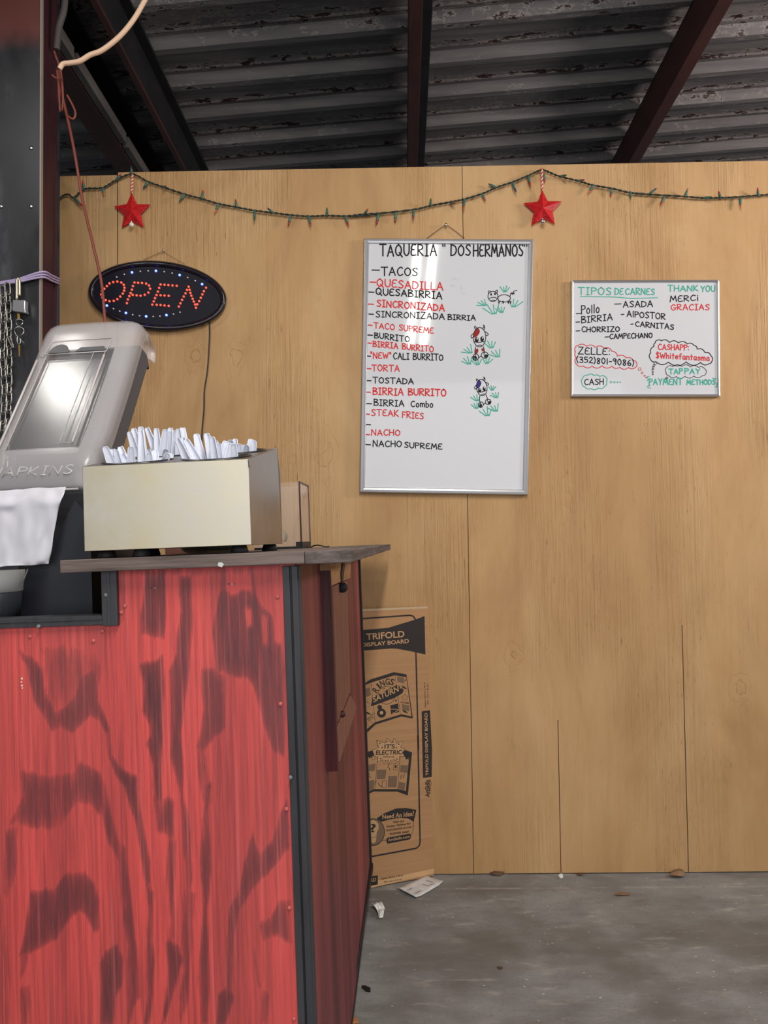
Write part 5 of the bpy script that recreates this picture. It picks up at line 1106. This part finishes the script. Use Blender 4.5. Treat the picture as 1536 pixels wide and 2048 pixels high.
# electric poster
ppoly(K2([(120, 300), (215, 262), (300, 240), (560, 232), (660, 238), (748, 270), (697, 788), (570, 742), (290, 740), (215, 772), (120, 810)]), M_PRINT, 'poster_print')
ppoly(K2([(120, 330), (215, 330), (335, 300), (590, 300), (712, 330), (672, 735), (580, 712), (290, 712), (212, 745), (120, 770)]), M_CARD, 'poster_field', 0.0009)
pline([K2([(335, 300), (300, 712)]), K2([(605, 310), (575, 712)])], 0.0012, M_PRINT, 'poster_folds', 0.0011)
burst = [(322, 122), (425, 158), (445, 95), (500, 158), (540, 98), (560, 162), (635, 130), (610, 210), (668, 235), (630, 270), (660, 320), (595, 320), (588, 385), (525, 355), (490, 410), (455, 362), (410, 410), (398, 360), (330, 385), (340, 318), (265, 365), (290, 300), (268, 240), (345, 210)]
ppoly(K2(burst), M_CARDTEXT, 'burst_field', 0.0013); pline([K2(burst+[burst[0]])], 0.0016, M_PRINT, 'burst_outline', 0.0015)
print_text("IT'S", K2([(415, 222), (540, 225), (542, 168), (418, 172)]), M_PRINT, 0.0018); print_text('ELECTRIC', K2([(312, 300), (628, 295), (632, 240), (318, 245)]), M_PRINT, 0.0018); print_text('SWITCH ON', K2([(400, 332), (535, 332), (535, 316), (400, 316)]), M_PRINT, 0.0018)
for x, y in ((360, 160), (445, 138), (520, 145), (590, 172), (388, 212), (560, 214), (302, 318), (372, 345), (425, 372), (492, 372), (565, 350)): ppoly(K2(ell(x, y, 8, 8, 8)[:-1]), M_PRINT, 'burst_dot', 0.0017)
for x, y in ((690, 330), (250, 312)): ppoly(K2(star_pts(x, y, 34)), M_PRINT, 'bold_star', 0.0019)
for L in ([(225, 420), (308, 405), (300, 490), (222, 500)], [(325, 480), (440, 478), (425, 592), (322, 592)], [(462, 555), (570, 552), (560, 690), (455, 690)], [(610, 420), (700, 425), (692, 520), (602, 505)], [(215, 615), (292, 600), (285, 715), (212, 735)], [(590, 620), (668, 640), (655, 730), (582, 705)]): ppoly(K2(L), M_PRINTGREY, 'text_block', 0.0011)
pline([K2([(530, 405), (580, 405), (572, 482), (525, 478), (530, 405)]), K2([(390, 615), (440, 610), (435, 690), (385, 692), (390, 615)])], 0.0014, M_PRINT, 'plug_drawing', 0.0012)
ppoly(K2([(542, 425), (565, 425), (560, 455), (538, 455)]), M_PRINT, 'plug_socket', 0.0012)
pline([K2([(455, 400), (468, 420), (455, 450), (475, 460), (480, 485)]), K2([(225, 520), (240, 535), (228, 555), (250, 575)]), K2([(660, 530), (645, 545), (655, 560), (635, 575)]), K2([(322, 610), (295, 630), (310, 640), (292, 655)]), K2([(340, 640), (355, 665), (380, 680)]), K2([(625, 545), (608, 560), (620, 572), (605, 590)])], 0.002, M_PRINT, 'spark_lines', 0.0012)
# idea panel
ppoly(K2([(320, 1065), (420, 1000), (560, 945), (680, 940), (800, 962), (768, 1105), (700, 1065), (600, 1058), (470, 1080), (380, 1105)]), M_PRINT, 'banner_print'); print_text('Need An Idea?', K2([(392, 1075), (770, 1035), (772, 975), (388, 1020)]), M_CARDTEXT)
ppoly(K2(ell(280, 1230, 140, 165, 30)[:-1]), M_PRINT, 'bulb_disc', 0.0008); ppoly(K2(ell(282, 1230, 130, 155, 30)[:-1]), M_PRINTGREY, 'bulb_disc', 0.0010)
ppoly(K2([(215, 1120), (240, 1095), (280, 1085), (320, 1100), (345, 1140), (345, 1190), (322, 1240), (318, 1300), (312, 1345), (280, 1370), (250, 1345), (245, 1300), (240, 1245), (215, 1190)]), M_CARDTEXT, 'bulb_shape', 0.0012); print_text('?', K2([(248, 1235), (312, 1232), (312, 1130), (246, 1132)]), M_PRINT, 0.0015)
pline([K2([(244, 1292), (318, 1290)])], 0.0012, M_PRINT, 'bulb_line', 0.0014)
for t_, L in (('Visit our', [(520, 1122), (655, 1105), (653, 1080), (518, 1097)]), ('Poster Gallery for', [(445, 1180), (735, 1140), (733, 1112), (443, 1152)]), ('THOUSANDS of great', [(435, 1230), (745, 1182), (743, 1155), (433, 1202)]), ('POSTER ideas!', [(482, 1268), (715, 1232), (713, 1208), (480, 1242)])): print_text(t_, K2(L), M_PRINT)
pline([K2([(768, 1100), (760, 1220), (735, 1262)]), K2([(375, 1330), (450, 1328)])], 0.0014, M_PRINT, 'panel_line')
ppoly(K2([(455, 1298), (720, 1248), (735, 1260), (732, 1305), (715, 1320), (455, 1370), (440, 1355), (440, 1312)]), M_PRINT, 'web_label'); print_text('ArtSkills.com', K2([(458, 1345), (722, 1296), (722, 1265), (458, 1312)]), M_CARDTEXT)
# side strip
ppoly(K1([(980, 1520), (1092, 1505), (1120, 2048)])+K2([(985, 565), (880, 575), (868, 0)]), M_PRINT, 'strip_label'); 
print_text('TRIFOLD DISPLAY BOARD', [k2(945, 548), k1(1058, 1540), k1(1015, 1545), k2(912, 550)], M_CARDTEXT)
print_text('Opens: 35.5 in. x 46 in.', K1([(1042, 1465), (1030, 1115), (1012, 1118), (1022, 1468)]), M_PRINT); print_text('(90.1 cm x 1.21 m)', K1([(1075, 1420), (1070, 1150), (1052, 1150), (1057, 1422)]), M_PRINT)
print_text('ArtSkills', K2([(962, 805), (962, 600), (905, 602), (908, 808)]), M_PRINT); pline([K2([(962, 590), (978, 640), (968, 700), (964, 760)])], 0.0014, M_PRINT, 'logo_swoosh', 0.0009, True)
ppoly(K2([(205, 1770), (335, 1750), (335, 1862), (205, 1885)]), M_PRINT, 'corner_label'); print_text('ARD', K2([(205, 1838), (315, 1822), (315, 1780), (205, 1796)]), M_CARDTEXT)
print_text('Opens: 35.5 in. x 46 in.', K2([(382, 1808), (640, 1762), (640, 1742), (380, 1785)]), M_PRINT); print_text('(90.1 cm x 1.21 m)', K2([(412, 1845), (622, 1808), (620, 1790), (410, 1826)]), M_PRINT)

# ------------------------------------------------------------------ litter on the floor
def flat(px): return at_z(px[0], px[1], 0)
def sheet(pts, h, m, name, label, cat, n=6, crumple=0.0):
    c = [flat(p) for p in pts]; rows = []
    for i in range(n+1):
        rows.append([(c[0].lerp(c[1], k/n)).lerp(c[3].lerp(c[2], k/n), i/n)+Vector((0, 0, h+rnd.uniform(0, crumple)+(0.004 if k in (0, n) and crumple else 0))) for k in range(n+1)])
    b = MB(); b.loft(rows, closed=False, caps=False); o = b.build(name, m, recalc=False, smooth_all=True)
    s_ = o.modifiers.new('t', 'SOLIDIFY'); s_.thickness = 0.0008; return tag(o, label, cat)
M_PAPER = m_noisy('printed_paper', srgb(222, 222, 222), srgb(196, 196, 196), (40, 40, 40), 0.7)
pk = sheet([(795, 1780), (848, 1755), (887, 1767), (832, 1800)], 0.003, M_PAPER, 'paper_packet', 'flat white paper packet on the floor beside the cardboard carton', 'packet', crumple=0.002)
b = MB(); 
for L in ([(845, 1768), (856, 1771), (868, 1767)], [(815, 1780), (824, 1776)], [(828, 1787), (842, 1781)], [(852, 1760), (866, 1764)]): b.ribbon([at_z(x, y, 0.0068) for x, y in L], 0.003, Vector((0, 0, 1)))
o = b.build('packet_print', mat('grey_print', srgb(140, 138, 136), 0.7), pk, recalc=False)
def crumple(px, r, m, name, label, cat, sq=(1, 1, .6), seed=1):
    rr = random.Random(seed); c = flat(px); b = MB(); N = 9; ring = []
    for i in range(1, N):
        ring.append([c+Vector((math.sin(math.pi*i/N)*math.cos(2*math.pi*k/N)*sq[0], math.sin(math.pi*i/N)*math.sin(2*math.pi*k/N)*sq[1], (1+math.cos(math.pi*i/N))*sq[2]))*(r*rr.uniform(.6, 1.25)) for k in range(N)])
    zmin = min(p.z for r2 in ring for p in r2); ring = [[p-Vector((0, 0, zmin)) for p in r2] for r2 in ring]
    b.loft(ring, smooth=False); return tag(b.build(name, m), label, cat)
M_TISS = mat('white_tissue', srgb(236, 236, 232), 0.9)
tis = MB(); rows = []
for i, (a, c, h) in enumerate((((741, 1817), (760, 1814), .016), ((746, 1822), (768, 1820), .024), ((753, 1827), (770, 1826), .012), ((757, 1834), (769, 1830), .018), ((759, 1840), (766, 1838), .004))):
    p, q_ = flat(a), flat(c); rows.append([p.lerp(q_, k/5)+Vector((0, 0, 0.002+h*(0.3+0.7*abs(math.sin(k*1.7+i))))) for k in range(6)])
tis.loft(rows, closed=False, caps=False, smooth=False); o = tis.build('tissue', M_TISS, recalc=False); o.modifiers.new('t', 'SOLIDIFY').thickness = 0.0008
tag(o, 'crumpled white tissue on the floor near the dark bag', 'tissue')
crumple((1122, 1757), 0.009, M_TISS, 'paper_scrap', 'tiny white paper scrap on the floor against the plywood wall', 'paper scrap', (.8, .6, .9), 3)
def leaf(pts, h, m, label, name='dry_leaf'):
    c = [flat(p) for p in pts]; ctr = sum(c, Vector())/len(c)+Vector((0, 0, h)); b = MB(); n = len(c)
    P_ = [p+Vector((0, 0, 0.002+rnd.uniform(0, h*0.8))) for p in c]
    b.add(P_+[ctr], [(i, (i+1) % n, n) for i in range(n)]); o = b.build(name, m, recalc=False); o.modifiers.new('t', 'SOLIDIFY').thickness = 0.0006
    return tag(o, label, 'leaf')
M_LEAF = m_noisy('dry_leaf', srgb(150, 120, 86), srgb(110, 82, 56), (30, 30, 30), 0.8); M_LEAF2 = m_noisy('brown_leaf', srgb(104, 76, 52), srgb(72, 50, 34), (30, 30, 30), 0.8)
leaf([(1338, 1757), (1348, 1747), (1360, 1744), (1370, 1750), (1368, 1756), (1354, 1758)], 0.018, M_LEAF, 'tan curled dry leaf on the floor at the foot of the plywood wall')
leaf([(1228, 1791), (1240, 1788), (1262, 1789), (1258, 1792), (1238, 1793)], 0.005, M_LEAF, 'thin tan leaf strip on the floor in front of the curled leaf')
leaf([(970, 1745), (985, 1747), (1010, 1750), (1000, 1753), (985, 1752)], 0.012, M_LEAF2, 'narrow brown leaf on the floor by the wall, below the large whiteboard')
leaf([(1150, 1749), (1160, 1750), (1172, 1752), (1160, 1754)], 0.008, M_LEAF2, 'small brown leaf by the wall right of the paper scrap')
leaf([(692, 2046), (702, 2040), (716, 2041), (718, 2050), (704, 2056)], 0.010, m_noisy('orange_leaf', srgb(190, 130, 80), srgb(150, 96, 60), (30, 30, 30), 0.8), 'orange brown leaf on the floor beside the bottom of the stand')
b = MB(); c_ = [(723, 1976), (730, 1975), (741, 1980), (741, 1985), (732, 1984)]; b.prism([flat(p)+Vector((0, 0, 0.0005)) for p in c_], [flat(p)+Vector((0, 0, 0.006)) for p in c_])
tag(b.build('plastic_chip', M_BLACK), 'black plastic chip on the concrete near the stand', 'chip')
crumple((1000, 1937), 0.006, M_LEAF2, 'dirt_clump', 'small dark clump of dirt in the middle of the concrete floor', 'dirt', (1.2, 1, .3), 5)
bagc = at_z(728, 1797, 0); bg_ = MB(); N = 14; ring = []; rr = random.Random(4)
for i in range(0, N+1):
    z = 0.105*i/N; r = 0.062*(math.sin(math.pi*min(1, (i+2.2)/(N+3)))**0.6)
    ring.append([bagc+Vector((-0.020+r*0.55*math.cos(2*math.pi*k/18)*rr.uniform(.93, 1.07), 0.022+r*0.9*math.sin(2*math.pi*k/18)*rr.uniform(.93, 1.07), z)) for k in range(18)])
bg_.loft(ring); tag(bg_.build('plastic_bag', mat('black_bag', srgb(34, 36, 42), 0.35), smooth_all=True), 'black plastic bag tucked on the floor behind the far corner of the stand', 'bag')
